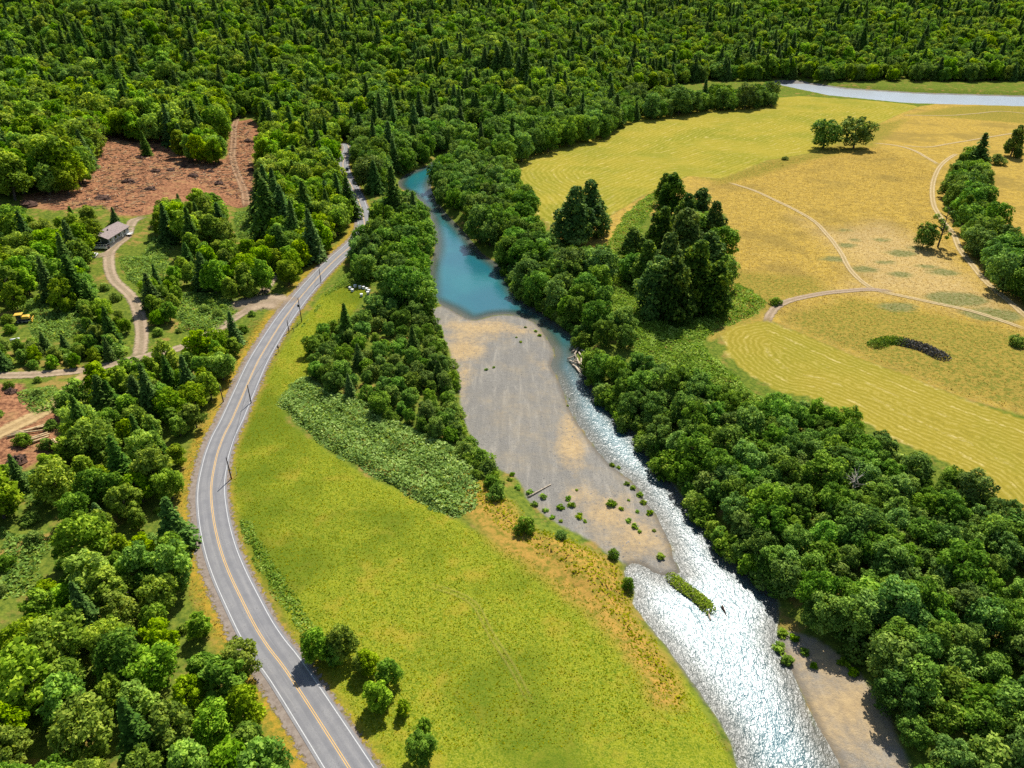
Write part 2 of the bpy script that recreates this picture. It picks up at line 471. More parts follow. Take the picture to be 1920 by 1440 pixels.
ATTR = dict(meadow=sdf(PP, MEADOW), haya=sdf(PP, HAY_A, 40), hayb=sdf(PP, HAY_B, 40), gold=sdf(PP, GOLD), cut=np.minimum(sdf(PP, CUT), sdf(PP, CUT2)), drys=sdf(PP, DRYS), roadd=rd + 3.2 * (np.interp(PY, ROAD_Y, ROAD_X) < PX), low=a_low, water=a_water, sand=sand, weedy=weedy, pale=pale, greenp=gp)

ny, nx = GX.shape
idx = np.arange(ny * nx).reshape(ny, nx)
quads = np.stack([idx[:-1, :-1], idx[:-1, 1:], idx[1:, 1:], idx[1:, :-1]], -1).reshape(-1, 4)


def mesh_from(name, V, F, mat=None, smooth=False, attrs=None):
    me = bpy.data.meshes.new(name)
    V = np.asarray(V, np.float32)
    if isinstance(F, np.ndarray):
        n, k = F.shape
        me.vertices.add(len(V))
        me.vertices.foreach_set('co', V.ravel())
        me.loops.add(n * k)
        me.loops.foreach_set('vertex_index', F.astype(np.int32).ravel())
        me.polygons.add(n)
        me.polygons.foreach_set('loop_start', np.arange(0, n * k, k, dtype=np.int32))
        me.polygons.foreach_set('loop_total', np.full(n, k, np.int32))
        me.update(calc_edges=True)
    else:
        me.from_pydata([tuple(map(float, v)) for v in V], [], F)
        me.update()
    if smooth:
        me.polygons.foreach_set('use_smooth', np.ones(len(me.polygons), bool))
    for a, v in (attrs or {}).items():
        at_ = me.attributes.new(a, 'FLOAT', 'POINT')
        at_.data.foreach_set('value', np.asarray(v, np.float32))
    if mat:
        me.materials.append(mat)
    return me


def link(name, me, parent=None, **props):
    o = bpy.data.objects.new(name, me)
    COL.objects.link(o)
    if parent:
        o.parent = parent
    for k_, v in props.items():
        o[k_] = v
    return o


def tag(o, label, cat, group=None):
    o['label'], o['category'] = label, cat
    if group:
        o['group'] = group
    return o


def empty(name, loc, rz=0.0):
    o = bpy.data.objects.new(name, None)
    o.empty_display_size = 0.5
    o.location, o.rotation_euler = loc, (0, 0, rz)
    COL.objects.link(o)
    return o


def fmean(a):
    return a[quads].mean(1)


cls = np.zeros(len(quads), int)
names = ['terrain', 'green_meadow', 'golden_pasture', 'hayfield', 'logged_slope', 'gravel_bar']
for i, a in ((1, 'meadow'), (2, 'gold'), (3, 'haya'), (3, 'hayb'), (4, 'cut'), (5, 'low')):
    cls[fmean(ATTR[a]) < 0] = i
V3 = np.stack([PX, PY, HZ], 1)
TERR = [('terrain', 'rough green and brown ground under the woods and scrub', 'terrain'), ('green_meadow', 'yellow green grass meadow between road and river', 'meadow'), ('golden_pasture', 'dry golden pasture with faint vehicle tracks', 'pasture'),
        ('hayfield', 'mown yellow hayfield with curved mowing lines', 'field'), ('logged_slope', 'red brown logged slope strewn with slash', 'hillside'), ('gravel_bar', 'grey gravel bar with sandy patches beside the river', 'gravel bar')]
for i, (nm, lb, ct) in enumerate(TERR):
    q = quads[cls == i]
    used, inv = np.unique(q, return_inverse=True)
    me = mesh_from(nm, V3[used], inv.reshape(q.shape), M_GROUND, True, {a: v[used] for a, v in ATTR.items()})
    o = link(nm, me, kind='structure')
    tag(o, lb, ct)

# ------------------------------------------------------------------ river
def water_material():
    k = NT('river_water')
    dep = k.attr('depth')            # metres from the shore, 0 at the rim
    calm = k.attr('calm')
    mp = k.n('ShaderNodeMapping')
    mp.inputs['Rotation'].default_value = (0, 0, R(24))
    mp.inputs['Scale'].default_value = (1.0, 0.55, 1.0)
    k.put(mp.inputs[0], k.pos())
    w1 = k.noise(1.5, 2, 0.6, mp.outputs[0], 0.6)
    w2 = k.noise(0.35, 2, 0.5, mp.outputs[0], 0.4)
    w3 = k.noise(4.0, 1, 0.5, mp.outputs[0], 0.3)
    h = k.math('ADD', k.math('ADD', k.math('MULTIPLY', w1, 0.15), k.math('MULTIPLY', w2, 0.22)), k.math('MULTIPLY', w3, 0.05))
    h = k.math('MULTIPLY', h, k.ramp(calm, 0, 1, False, 1.0, 0.30))
    nrm = k.bump(h, 1.0, 1.0)
    teal = k.mix(k.ramp(k.noise(0.03, 3, 0.5), 0.35, 0.65), (0.009, 0.096, 0.122), (0.012, 0.125, 0.138))
    teal = k.mix(k.ramp(dep, 1.0, 8.0, True, 1.0, 0.0), teal, (0.045, 0.085, 0.06))
    teal = k.mix(k.ramp(calm, 0.0, 1.0, False, 0.4, 0.0), teal, (0.022, 0.055, 0.090))
    p = k.pbr(teal, k.ramp(calm, 0, 1, False, 0.33, 0.16), nrm, 1.0, k.ramp(dep, 0.0, 7.5, True, 0.30, 0.985))
    p.inputs['IOR'].default_value = 1.33
    return k.m


M_WATER = water_material()
wx, wy = graded(-130, 170, lambda v: 2.0), graded(40, 720, lambda v: 2.0)
WX, WY = np.meshgrid(wx, wy)
wp = np.stack([WX.ravel(), WY.ravel()], 1)
ws = sdf(wp, WATER)
wi = np.arange(WX.size).reshape(WX.shape)
wq = np.stack([wi[:-1, :-1], wi[:-1, 1:], wi[1:, 1:], wi[1:, :-1]], -1).reshape(-1, 4)
wq = wq[(ws[wq] < 3.0).any(1)]
used, inv = np.unique(wq, return_inverse=True)
calm = sstep(196, 250, wp[used, 1])
river = link('river', mesh_from('river', np.column_stack([wp[used], np.full(len(used), WATER_Z)]), inv.reshape(wq.shape), M_WATER, True, dict(depth=np.maximum(0, -ws[used]), calm=calm)), kind='structure')
tag(river, 'teal river winding between wooded banks, glittering downstream', 'river')


def far_water():
    k = NT('far_river_water')
    k.pbr((0.20, 0.235, 0.26), 0.3, k.bump(k.noise(0.6, 3, 0.6), 0.5, 0.5), 0.5)
    return k.m


fr = FAR_RIVER.copy()
c = fr.mean(0)
fr = c + (fr - c) * 0.97
fo = link('far_river', mesh_from('far_river', np.column_stack([fr, np.full(len(fr), -4.3)]), [list(range(len(fr)))], far_water()), kind='structure')
tag(fo, 'pale grey blue river beyond the golden pasture', 'river')

# ------------------------------------------------------------------ road, markings, shoulders, tracks
def offset_line(L, o):
    T = np.gradient(L, axis=0)
    T /= np.linalg.norm(T, axis=1)[:, None] + 1e-9
    return L + np.stack([T[:, 1], -T[:, 0]], 1) * o      # positive = right of travel


def ribbon(name, L, o0, o1, z, mat, n=1, drape=False, taper=False):
    """strip along L between two side offsets; attribute side 0..1, along in metres"""
    K = n + 1
    A = [offset_line(L, o0 + (o1 - o0) * j / n) for j in range(K)]
    V = np.stack(A, 1).reshape(-1, 2)
    zz = height(V[:, 0], V[:, 1]) + z if drape else np.full(len(V), z)
    m = len(L)
    ii = np.arange(m * K).reshape(m, K)
    F = np.stack([ii[:-1, :-1], ii[:-1, 1:], ii[1:, 1:], ii[1:, :-1]], -1).reshape(-1, 4)
    side = np.tile(np.linspace(0, 1, K), m)
    s = np.concatenate([[0], np.cumsum(np.linalg.norm(np.diff(L, axis=0), axis=1))])
    return mesh_from(name, np.column_stack([V, zz]), F, mat, True, dict(side=side, along=np.repeat(s, K), fade=np.repeat(np.minimum(1, np.minimum(s, s[-1] - s) / 6.0) if taper else np.ones(m), K)))


def asphalt_material():
    k = NT('asphalt')
    s = k.attr('side')
    f = k.noise(0.25, 4, 0.6)
    g = k.noise(6.0, 3, 0.7)
    c = k.mix(k.ramp(f, 0.3, 0.7), (0.168, 0.166, 0.17), (0.22, 0.215, 0.213))
    c = k.mix(k.math('MULTIPLY', k.ramp(g, 0.45, 0.7), 0.35), c, (0.105, 0.103, 0.106))
    # wheel paths polished a little darker in each lane
    w = k.math('ABSOLUTE', k.math('SINE', k.math('MULTIPLY', s, math.pi * 4)))
    c = k.mix(k.math('MULTIPLY', k.ramp(w, 0.55, 1.0), 0.35), c, (0.118, 0.118, 0.126))
    cb = k.n('ShaderNodeCombineXYZ')
    k.put(cb.inputs[0], k.math('MULTIPLY', s, 7.0))
    k.put(cb.inputs[1], k.math('MULTIPLY', k.attr('along'), 0.035))
    st = k.noise(1.6, 4, 0.65, cb.outputs[0])
    c = k.mix(k.math('MULTIPLY', k.ramp(st, 0.5, 0.72), 0.5), c, (0.26, 0.25, 0.24))
    cr = k.noise(0.9, 2, 0.5, None, 2.5)
    c = k.mix(k.math('MULTIPLY', k.ramp(k.math('ABSOLUTE', k.math('SUBTRACT', cr, 0.5)), 0.0, 0.012, True, 1.0, 0.0), k.ramp(f, 0.5, 0.62)), c, (0.05, 0.05, 0.05))
    k.pbr(c, 0.8, k.bump(g, 0.15, 0.05), 0.1)
    return k.m


def loose_material(name, c0, c1, ruts=None, edge=0.22, amt=1.0, nsc=0.8):
    """gravel or bare earth whose rim breaks up into the grass beside it"""
    k = NT(name)
    s = k.attr('side')
    f = k.noise(nsc, 5, 0.7)
    g = k.noise(4.0, 3, 0.7)
    c = k.mix(k.ramp(f, 0.3, 0.7), c0, c1)
    c = k.mix(k.math('MULTIPLY', k.ramp(g, 0.5, 0.75), 0.4), c, tuple(v * 0.6 for v in c0))
    e = k.math('SUBTRACT', 0.5, k.math('ABSOLUTE', k.math('SUBTRACT', s, 0.5)))
    e = k.math('ADD', e, k.math('MULTIPLY', k.math('SUBTRACT', f, 0.5), 0.45))
    a = k.ramp(e, 0.03, edge)
    if ruts:
        d = k.math('ABSOLUTE', k.math('SUBTRACT', k.math('ABSOLUTE', k.math('SUBTRACT', s, 0.5)), 0.24))
        d = k.math('ADD', d, k.math('MULTIPLY', k.math('SUBTRACT', f, 0.5), 0.16))
        r = k.ramp(d, 0.05, 0.16, True, 1.0, ruts)
        a = k.math('MULTIPLY', a, r)
    a = k.math('MULTIPLY', k.math('MULTIPLY', a, k.attr('fade')), amt)
    k.pbr(c, 0.95, None, 0.1, a)
    return k.m


M_ASPHALT = asphalt_material()
M_SHOULDER = loose_material('shoulder_gravel', (0.16, 0.125, 0.10), (0.24, 0.20, 0.165), None, 0.10)
M_DIRT = loose_material('dirt', (0.25, 0.18, 0.115), (0.36, 0.275, 0.185), 0.72, 0.2)
M_TAN = loose_material('tan_earth', (0.30, 0.205, 0.09), (0.42, 0.30, 0.145), 0.75, 0.2)
M_RUT = loose_material('pale_ruts', (0.38, 0.28, 0.13), (0.50, 0.39, 0.215), 0.55, 0.25, 0.9)
M_FAINT = loose_material('faint_ruts', (0.30, 0.25, 0.06), (0.36, 0.30, 0.08), 0.1, 0.25, 0.25)
M_SKID = loose_material('skid_earth', (0.22, 0.12, 0.065), (0.32, 0.205, 0.115), 0.6, 0.25)

sh = link('road_shoulder', ribbon('road_shoulder', ROAD, -6.3, 5.3, -0.03, M_SHOULDER, 8), kind='structure')
tag(sh, 'brown gravel shoulder along both sides of the paved road', 'road shoulder')
road = link('road', ribbon('road', ROAD, -3.9, 3.9, 0.03, M_ASPHALT, 8), kind='structure')
tag(road, 'grey two lane asphalt road curving through the valley', 'road')


def paint(name, col):
    k = NT(name)
    w = k.noise(3.0, 4, 0.7)
    k.pbr(k.mix(k.ramp(w, 0.35, 0.75), col, tuple(0.6 * v + 0.08 for v in col)), 0.7, None, 0.3)
    return k.m


M_WHITE_L, M_YEL_L = paint('white_paint', (0.46, 0.46, 0.45)), paint('yellow_paint', (0.62, 0.36, 0.07))
for o0 in (-3.42, 3.28):
    link('edge_line', ribbon('edge_line', ROAD, o0, o0 + 0.16, 0.036, M_WHITE_L), road)
for o0 in (-0.24, 0.11):
    link('centre_line', ribbon('centre_line', ROAD, o0, o0 + 0.13, 0.036, M_YEL_L), road)

TRACKS = [
    ('driveway', 'pale gravel driveway curving past the brown roofed house', [(275, 406), (252, 413), (243, 428), (236, 445), (218, 460), (206, 475), (205, 500), (214, 525), (235, 545), (252, 565), (262, 595), (266, 630), (262, 662), (250, 676)], 6.0, M_DIRT),
    ('dirt_road', 'sunlit dirt road crossing the scrub towards the paved road', [(-80, 704), (0, 704), (90, 701), (170, 692), (240, 676), (300, 662), (345, 650), (400, 622), (450, 590), (490, 572), (525, 566)], 6.0, M_DIRT),
    ('gravel_apron', 'pale gravel apron where the dirt road meets the asphalt', [(440, 585), (465, 573), (490, 566), (515, 566), (545, 572)], 19.0, M_DIRT),
    ('side_track', 'narrow earth track climbing from the gravel apron into the trees', [(490, 556), (503, 535), (520, 512), (545, 490), (570, 468), (590, 450), (598, 438)], 5.5, M_DIRT),
    ('logging_track', 'tan logging track with two ruts beside cut logs', [(-80, 862), (-30, 830), (20, 803), (60, 783), (95, 764), (118, 745), (150, 715), (175, 694)], 7.0, M_TAN),
    ('skid_trail', 'earth skid trail running up the logged slope', [(447, 215), (440, 235), (438, 262), (436, 290), (441, 315), (450, 338), (459, 362), (463, 388)], 6.5, M_SKID),
    ('field_track', 'pale two rut track leading past the pair of round trees', [(1636, 268), (1680, 273), (1710, 281), (1735, 294), (1760, 309)], 3.8, M_RUT),
    ('field_track', 'pale two rut track curving beside the dark hedgerow', [(1795, 288), (1775, 300), (1760, 316), (1750, 340), (1748, 365), (1752, 388), (1768, 415), (1788, 440), (1800, 468), (1825, 500), (1850, 530), (1885, 560), (1930, 600)], 4.0, M_RUT),
    ('field_track', 'pale track descending the golden pasture to the sandy hub', [(1365, 342), (1410, 356), (1450, 374), (1495, 396), (1530, 418), (1555, 445), (1575, 472), (1590, 500), (1612, 525), (1640, 545)], 3.4, M_RUT),
    ('field_track', 'wide sandy track curling round to the lower hayfield gate', [(1680, 548), (1630, 543), (1585, 546), (1540, 551), (1495, 560), (1460, 573), (1444, 590), (1438, 606)], 4.6, M_DIRT),
    ('field_track', 'faint sandy track crossing the weedy lower pasture', [(1640, 545), (1690, 555), (1750, 568), (1830, 586), (1930, 620)], 3.6, M_RUT),
    ('field_track', 'faint track looping across the upper golden pasture', [(1690, 272), (1740, 276), (1790, 268), (1850, 258), (1900, 250), (1960, 246)], 3.0, M_RUT),
    ('field_track', 'pale earth path along the rim above the far river', [(1690, 216), (1760, 217), (1830, 213), (1880, 209), (1960, 218)], 3.2, M_RUT),
    ('meadow_ruts', 'faint tyre ruts through the green meadow towards the riverbank', [(790, 1095), (830, 1105), (870, 1120), (895, 1140), (915, 1180), (940, 1220), (965, 1260), (1000, 1330)], 2.4, M_FAINT),
    ('house_yard', 'pale gravel yard beside the brown roofed house', [(172, 484), (185, 480), (200, 477), (212, 472)], 7.0, M_DIRT),
]
for j, (nm, lb, px, w, mat) in enumerate(TRACKS):
    L = smooth_line(at_many(px), 2.0)
    o = link(nm, ribbon(nm, L, -w / 2, w / 2, 0.12 + 0.006 * j, mat, 6, True, True), kind='structure')
    tag(o, lb, 'track', 'tracks across the dry pasture' if nm == 'field_track' else None)

# ------------------------------------------------------------------ foliage materials
def leaf_material(name, c_dark, c_mid, c_light, trans=0.35, hue=0.5):
    k = NT(name)
    v = k.attr('v')
    oi = k.n('ShaderNodeObjectInfo').outputs['Random']
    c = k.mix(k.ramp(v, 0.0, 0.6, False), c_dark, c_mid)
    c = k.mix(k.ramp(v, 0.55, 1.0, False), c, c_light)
    hs = k.n('ShaderNodeHueSaturation')
    k.put(hs.inputs['Hue'], k.ramp(oi, 0, 1, False, 0.5 - 0.035 * hue, 0.5 + 0.016 * hue))
    k.put(hs.inputs['Saturation'], k.ramp(k.math('FRACT', k.math('MULTIPLY', oi, 7.13)), 0, 1, False, 0.95, 1.12))
    k.put(hs.inputs['Value'], k.ramp(k.math('FRACT', k.math('MULTIPLY', oi, 13.7)), 0, 1, False, 0.80, 1.32))
    k.put(hs.inputs['Color'], c)
    col = hs.outputs[0]
    p = k.n('ShaderNodeBsdfPrincipled')
    k.put(p.inputs['Base Color'], col)
    p.inputs['Roughness'].default_value = 0.62
    p.inputs['Specular IOR Level'].default_value = 0.02
    t = k.n('ShaderNodeBsdfTranslucent')
    k.put(t.inputs[0], k.mix(1.0, col, (1.25, 1.15, 0.55), 'MULTIPLY'))
    mx = k.n('ShaderNodeMixShader')
    mx.inputs[0].default_value = trans
    k.t.links.new(p.outputs[0], mx.inputs[1])
    k.t.links.new(t.outputs[0], mx.inputs[2])
    k.t.links.new(mx.outputs[0], k.out.inputs[0])
    return k.m


M_ALDER = leaf_material('alder_leaves', (0.040, 0.090, 0.016), (0.120, 0.240, 0.036), (0.28, 0.44, 0.080), 0.40, 0.6)
M_MAPLE = leaf_material('maple_leaves', (0.062, 0.128, 0.014), (0.180, 0.325, 0.030), (0.38, 0.54, 0.065), 0.48, 0.8)
M_WILLOW = leaf_material('willow_leaves', (0.065, 0.130, 0.020), (0.170, 0.290, 0.042), (0.34, 0.46, 0.085), 0.42, 0.5)
M_FIR = leaf_material('fir_needles', (0.028, 0.062, 0.016), (0.074, 0.150, 0.030), (0.165, 0.265, 0.050), 0.26, 0.5)
M_CEDAR = leaf_material('cedar_sprays', (0.030, 0.066, 0.014), (0.092, 0.170, 0.028), (0.25, 0.34, 0.055), 0.32, 0.5)
M_BRAMBLE = leaf_material('bramble_leaves', (0.070, 0.140, 0.022), (0.200, 0.320, 0.060), (0.42, 0.54, 0.160), 0.42, 0.3)
M_TUFT = leaf_material('grass_blades', (0.15, 0.185, 0.012), (0.22, 0.24, 0.016), (0.38, 0.33, 0.040), 0.5, 0.2)
M_DRYT = leaf_material('dry_grass_blades', (0.19, 0.125, 0.025), (0.31, 0.20, 0.03), (0.42, 0.30, 0.10), 0.3, 0.2)
M_BARK = plain('bark', (0.085, 0.068, 0.052), 0.95, 0.4, 2.0)
M_PALEBARK = plain('grey_deadwood', (0.34, 0.30, 0.25), 0.9, 0.3, 2.0)
M_LOG = plain('peeled_log', (0.42, 0.31, 0.17), 0.9, 0.3, 1.5)
M_DRIFT = plain('driftwood', (0.38, 0.31, 0.23), 0.9, 0.35, 1.5)
M_SLASH = plain('dark_slash', (0.055, 0.035, 0.026), 0.95, 0.5, 2.0)
M_REDSLASH = plain('red_slash', (0.075, 0.038, 0.024), 0.95, 0.4, 2.0)


def tubes(specs, sides=6):
    """list of (points, radii) -> V, F"""
    V, F = [], []
    for pts, rad in specs:
        pts = [Vector(p) for p in pts]
        b = len(V)
        for i, p in enumerate(pts):
            t = (pts[min(i + 1, len(pts) - 1)] - pts[max(i - 1, 0)]).normalized()
            u = t.orthogonal().normalized()
            w = t.cross(u)
            for s in range(sides):
                a = 2 * math.pi * s / sides
                V.append(p + (u * math.cos(a) + w * math.sin(a)) * rad[i])
        for i in range(len(pts) - 1):
            for s in range(sides):
                F.append([b + i * sides + s, b + i * sides + (s + 1) % sides, b + (i + 1) * sides + (s + 1) % sides, b + (i + 1) * sides + s])
        F.append([b + s for s in reversed(range(sides))])
        F.append([b + (len(pts) - 1) * sides + s for s in range(sides)])
    return V, F


def rhombs(C, N, S, r, stretch=1.0, U=None):
    """leaf-clump faces: centre, normal, size"""
    n = len(C)
    if U is None:
        U = r.normal(size=(n, 3))
    U = U - (U * N).sum(1)[:, None] * N
    U /= np.linalg.norm(U, axis=1)[:, None] + 1e-9
    W = np.cross(N, U)
    S = S[:, None]
    j = lambda: r.uniform(0.7, 1.3, (n, 1))
    lift = N * S * r.uniform(-0.25, 0.25, (n, 1))
    V = np.stack([C + U * S * stretch * j(), C + W * S * 0.62 * j() + lift, C - U * S * stretch * j(), C - W * S * 0.62 * j() + lift], 1).reshape(-1, 3)
    return V, np.arange(4 * n).reshape(n, 4)


def unit(a):
    return a / (np.linalg.norm(a, axis=1)[:, None] + 1e-9)


def broad_crown(seed, H, Rr, z0, profile, nl, nleaf, leaf, mat, lob=0.40, name='crown'):
    r = np.random.default_rng(seed)
    u = (np.arange(nl) + r.uniform(0, 1, nl)) / nl
    ang = np.arange(nl) * 2.399 + r.uniform(-0.6, 0.6, nl)
    pr = np.array([profile(x) for x in u])
    rad = Rr * pr * r.uniform(0.38, 0.86, nl)
    cen = np.stack([rad * np.cos(ang), rad * np.sin(ang), z0 + (H - z0) * (0.10 + 0.80 * u)], 1)
    lr = Rr * lob * r.uniform(0.6, 1.3, nl) * (0.55 + 0.45 * pr)
    for _ in range(nl // 3):                                # small leaders that break the outline
        j = r.integers(0, nl)
        d = unit(r.normal(size=(1, 3)) + np.array([[0, 0, 0.8]]))[0]
        cen = np.vstack([cen, cen[j] + d * lr[j] * r.uniform(0.9, 1.25)])
        lr = np.append(lr, lr[j] * r.uniform(0.28, 0.5))
    nl = len(lr)
    per = (lr ** 2 / (lr ** 2).sum() * nleaf).astype(int) + 4
    C, N, VV = [], [], []
    for i in range(nl):
        k = per[i]
        d = unit(r.normal(size=(k, 3)) + np.array([0, 0, 0.35]))
        q = r.uniform(0.62, 1.16, k)[:, None]
        p = cen[i] + d * lr[i] * q * np.array([1, 1, 0.85])
        keep = np.ones(k, bool)
        for j in range(nl):
            if j != i:
                keep &= np.linalg.norm((p - cen[j]) / lr[j], axis=1) > 0.66
        p, d = p[keep], d[keep]
        C.append(p)
        N.append(unit(d * 0.75 + np.array([0, 0, 0.55]) + r.normal(size=d.shape) * 0.5))
        VV.append(np.clip(0.48 + 0.2 * r.normal() + 0.26 * r.normal(size=len(p)), 0, 1))
    C, N, VV = np.concatenate(C), np.concatenate(N), np.concatenate(VV)
    V, F = rhombs(C, N, leaf * r.uniform(0.6, 1.35, len(C)), r)
    return mesh_from(name, V, F, mat, False, dict(v=np.repeat(VV, 4)))


def fir_crown(seed, H, Rr, mat, thin=1.0, name='crown'):
    r = np.random.default_rng(seed)
    C, N, S, U, VV = [], [], [], [], []
    z = 0.08 * H
    while z < H * 0.985:
        f = (z / H)
        L = Rr * (1 - f) ** 0.85 * r.uniform(0.8, 1.12) + 0.12
        nb = int(5 + 5 * (1 - f))
        a0 = r.uniform(0, 6.28)
        for b in range(nb):
            if r.uniform() > thin:
                continue
            a = a0 + 6.283 * b / nb + r.normal() * 0.16
            l = L * r.uniform(0.72, 1.14)
            m = max(2, int(l / 0.42))
            t = (np.arange(m) + 0.7) / m
            rr = l * t
            zz = z + l * (0.10 * np.sin(t * 3.1) - 0.30 * t ** 1.6)
            dirv = np.array([math.cos(a), math.sin(a), 0])
            per = np.array([-math.sin(a), math.cos(a), 0])
            for sgn in (-1, 1):
                w = 0.24 * l * (1.05 - t) + 0.12
                c = dirv * rr[:, None] + per * (sgn * w * 0.55)[:, None]
                c[:, 2] = zz - 0.10 * w + r.normal(size=m) * 0.05
                nrm = unit(np.array([0, 0, 1.0]) + sgn * per * 0.35 - dirv * -0.25 + r.normal(size=(m, 3)) * 0.28)
                C.append(c)
                N.append(nrm)
                S.append((w + 0.22) * r.uniform(0.75, 1.15, m))
                U.append(np.tile(per * sgn + dirv * 0.7, (m, 1)))
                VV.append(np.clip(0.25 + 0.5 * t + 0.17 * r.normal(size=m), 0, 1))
        z += max(0.28, 0.034 * H * (1.05 - 0.6 * f)) * r.uniform(0.8, 1.2)
    C, N, S, U, VV = (np.concatenate(x) for x in (C, N, S, U, VV))
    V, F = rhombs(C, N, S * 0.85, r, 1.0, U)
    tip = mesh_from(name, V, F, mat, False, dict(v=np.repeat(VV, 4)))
    return tip


def trunk_mesh(seed, H, r0, limbs, spread, name='trunk', mat=None):
    r = random.Random(seed)
    sp = [([(0, 0, -0.6), (0, 0, 0.15), (r.uniform(-.15, .15), r.uniform(-.15, .15), H * 0.4), (r.uniform(-.3, .3), r.uniform(-.3, .3), H * 0.75), (0, 0, H)], [r0 * 1.5, r0 * 1.15, r0 * 0.8, r0 * 0.45, r0 * 0.08])]
    for i in range(limbs):
        z = H * r.uniform(0.25, 0.7)
        a = i * 2.4 + r.uniform(-.5, .5)
        l = spread * r.uniform(0.6, 0.95)
        sp.append(([(0, 0, z), (math.cos(a) * l * .5, math.sin(a) * l * .5, z + l * .35), (math.cos(a) * l, math.sin(a) * l, z + l * .5)], [r0 * .4, r0 * .25, r0 * .06]))
    V, F = tubes(sp, 7)
    return mesh_from(name, V, F, mat or M_BARK, True)


dome = lambda u: math.sqrt(max(0.02, 1 - (abs(u - 0.38) / 0.66) ** 2.2))
tall = lambda u: math.sqrt(max(0.02, 1 - (abs(u - 0.32) / 0.70) ** 2.0)) * 0.95
cone = lambda u: max(0.10, (1 - u) ** 0.5)
spire = lambda u: max(0.05, (1 - u) ** 0.85)
bush = lambda u: math.sqrt(max(0.05, 1 - u * u))
# prototypes: name -> list of (trunk mesh, crown mesh); each prototype stands 10 units tall (shrubs 4)
PROTO = {'alder_tree': [], 'maple_tree': [], 'fir_tree': [], 'cedar_tree': [], 'willow_shrub': []}
for s in range(6):
    PROTO['alder_tree'].append((trunk_mesh(s, 8.2, 0.22, 6, 3.0), broad_crown(100 + s, 10, 4.0 + 0.25 * (s % 3), 0.8, dome, 26 + s, 4600, 0.29, M_ALDER, 0.34)))
    PROTO['maple_tree'].append((trunk_mesh(20 + s, 8.2, 0.22, 6, 2.8), broad_crown(200 + s, 10, 3.5 + 0.3 * (s % 3), 1.0, tall if s % 2 else dome, 28 + s, 4400, 0.30, M_MAPLE, 0.32)))
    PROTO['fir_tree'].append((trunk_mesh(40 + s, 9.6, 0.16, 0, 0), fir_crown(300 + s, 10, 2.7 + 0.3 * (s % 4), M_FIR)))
for s in range(4):
    PROTO['cedar_tree'].append((trunk_mesh(60 + s, 9.0, 0.25, 0, 0), broad_crown(400 + s, 10, 3.3 + 0.3 * (s % 2), 0.0, cone if s < 3 else spire, 46, 6500, 0.24, M_CEDAR, 0.30)))
    PROTO['willow_shrub'].append((trunk_mesh(80 + s, 2.8, 0.10, 6, 1.4), broad_crown(500 + s, 4, 2.5, 0.0, bush, 16, 1900, 0.24, M_WILLOW, 0.42)))
PH = {'alder_tree': 10, 'maple_tree': 10, 'fir_tree': 10, 'cedar_tree': 10, 'willow_shrub': 4}

TREES = []        # (kind, x, y, height, stand)
ROADCLEAR = 8.5


def poisson(poly, spacing, n_try=9, seed=0):
    r = np.random.default_rng(seed + 1000)
    lo, hi = poly.min(0), poly.max(0)
    n = int((hi - lo).prod() / spacing ** 2 * n_try) + 10
    P = r.uniform(lo, hi, (min(n, 60000), 2))
    P = P[inside(P, poly)]
    cell, out, g = spacing, [], {}
    for p in P:
        c = (int(p[0] // cell), int(p[1] // cell))
        ok = True
        for i in (-1, 0, 1):
            for j in (-1, 0, 1):
                for q in g.get((c[0] + i, c[1] + j), ()):
                    if (p[0] - q[0]) ** 2 + (p[1] - q[1]) ** 2 < spacing ** 2:
                        ok = False
        if ok:
            g.setdefault(c, []).append(p)
            out.append(p)
    return np.array(out).reshape(-1, 2)


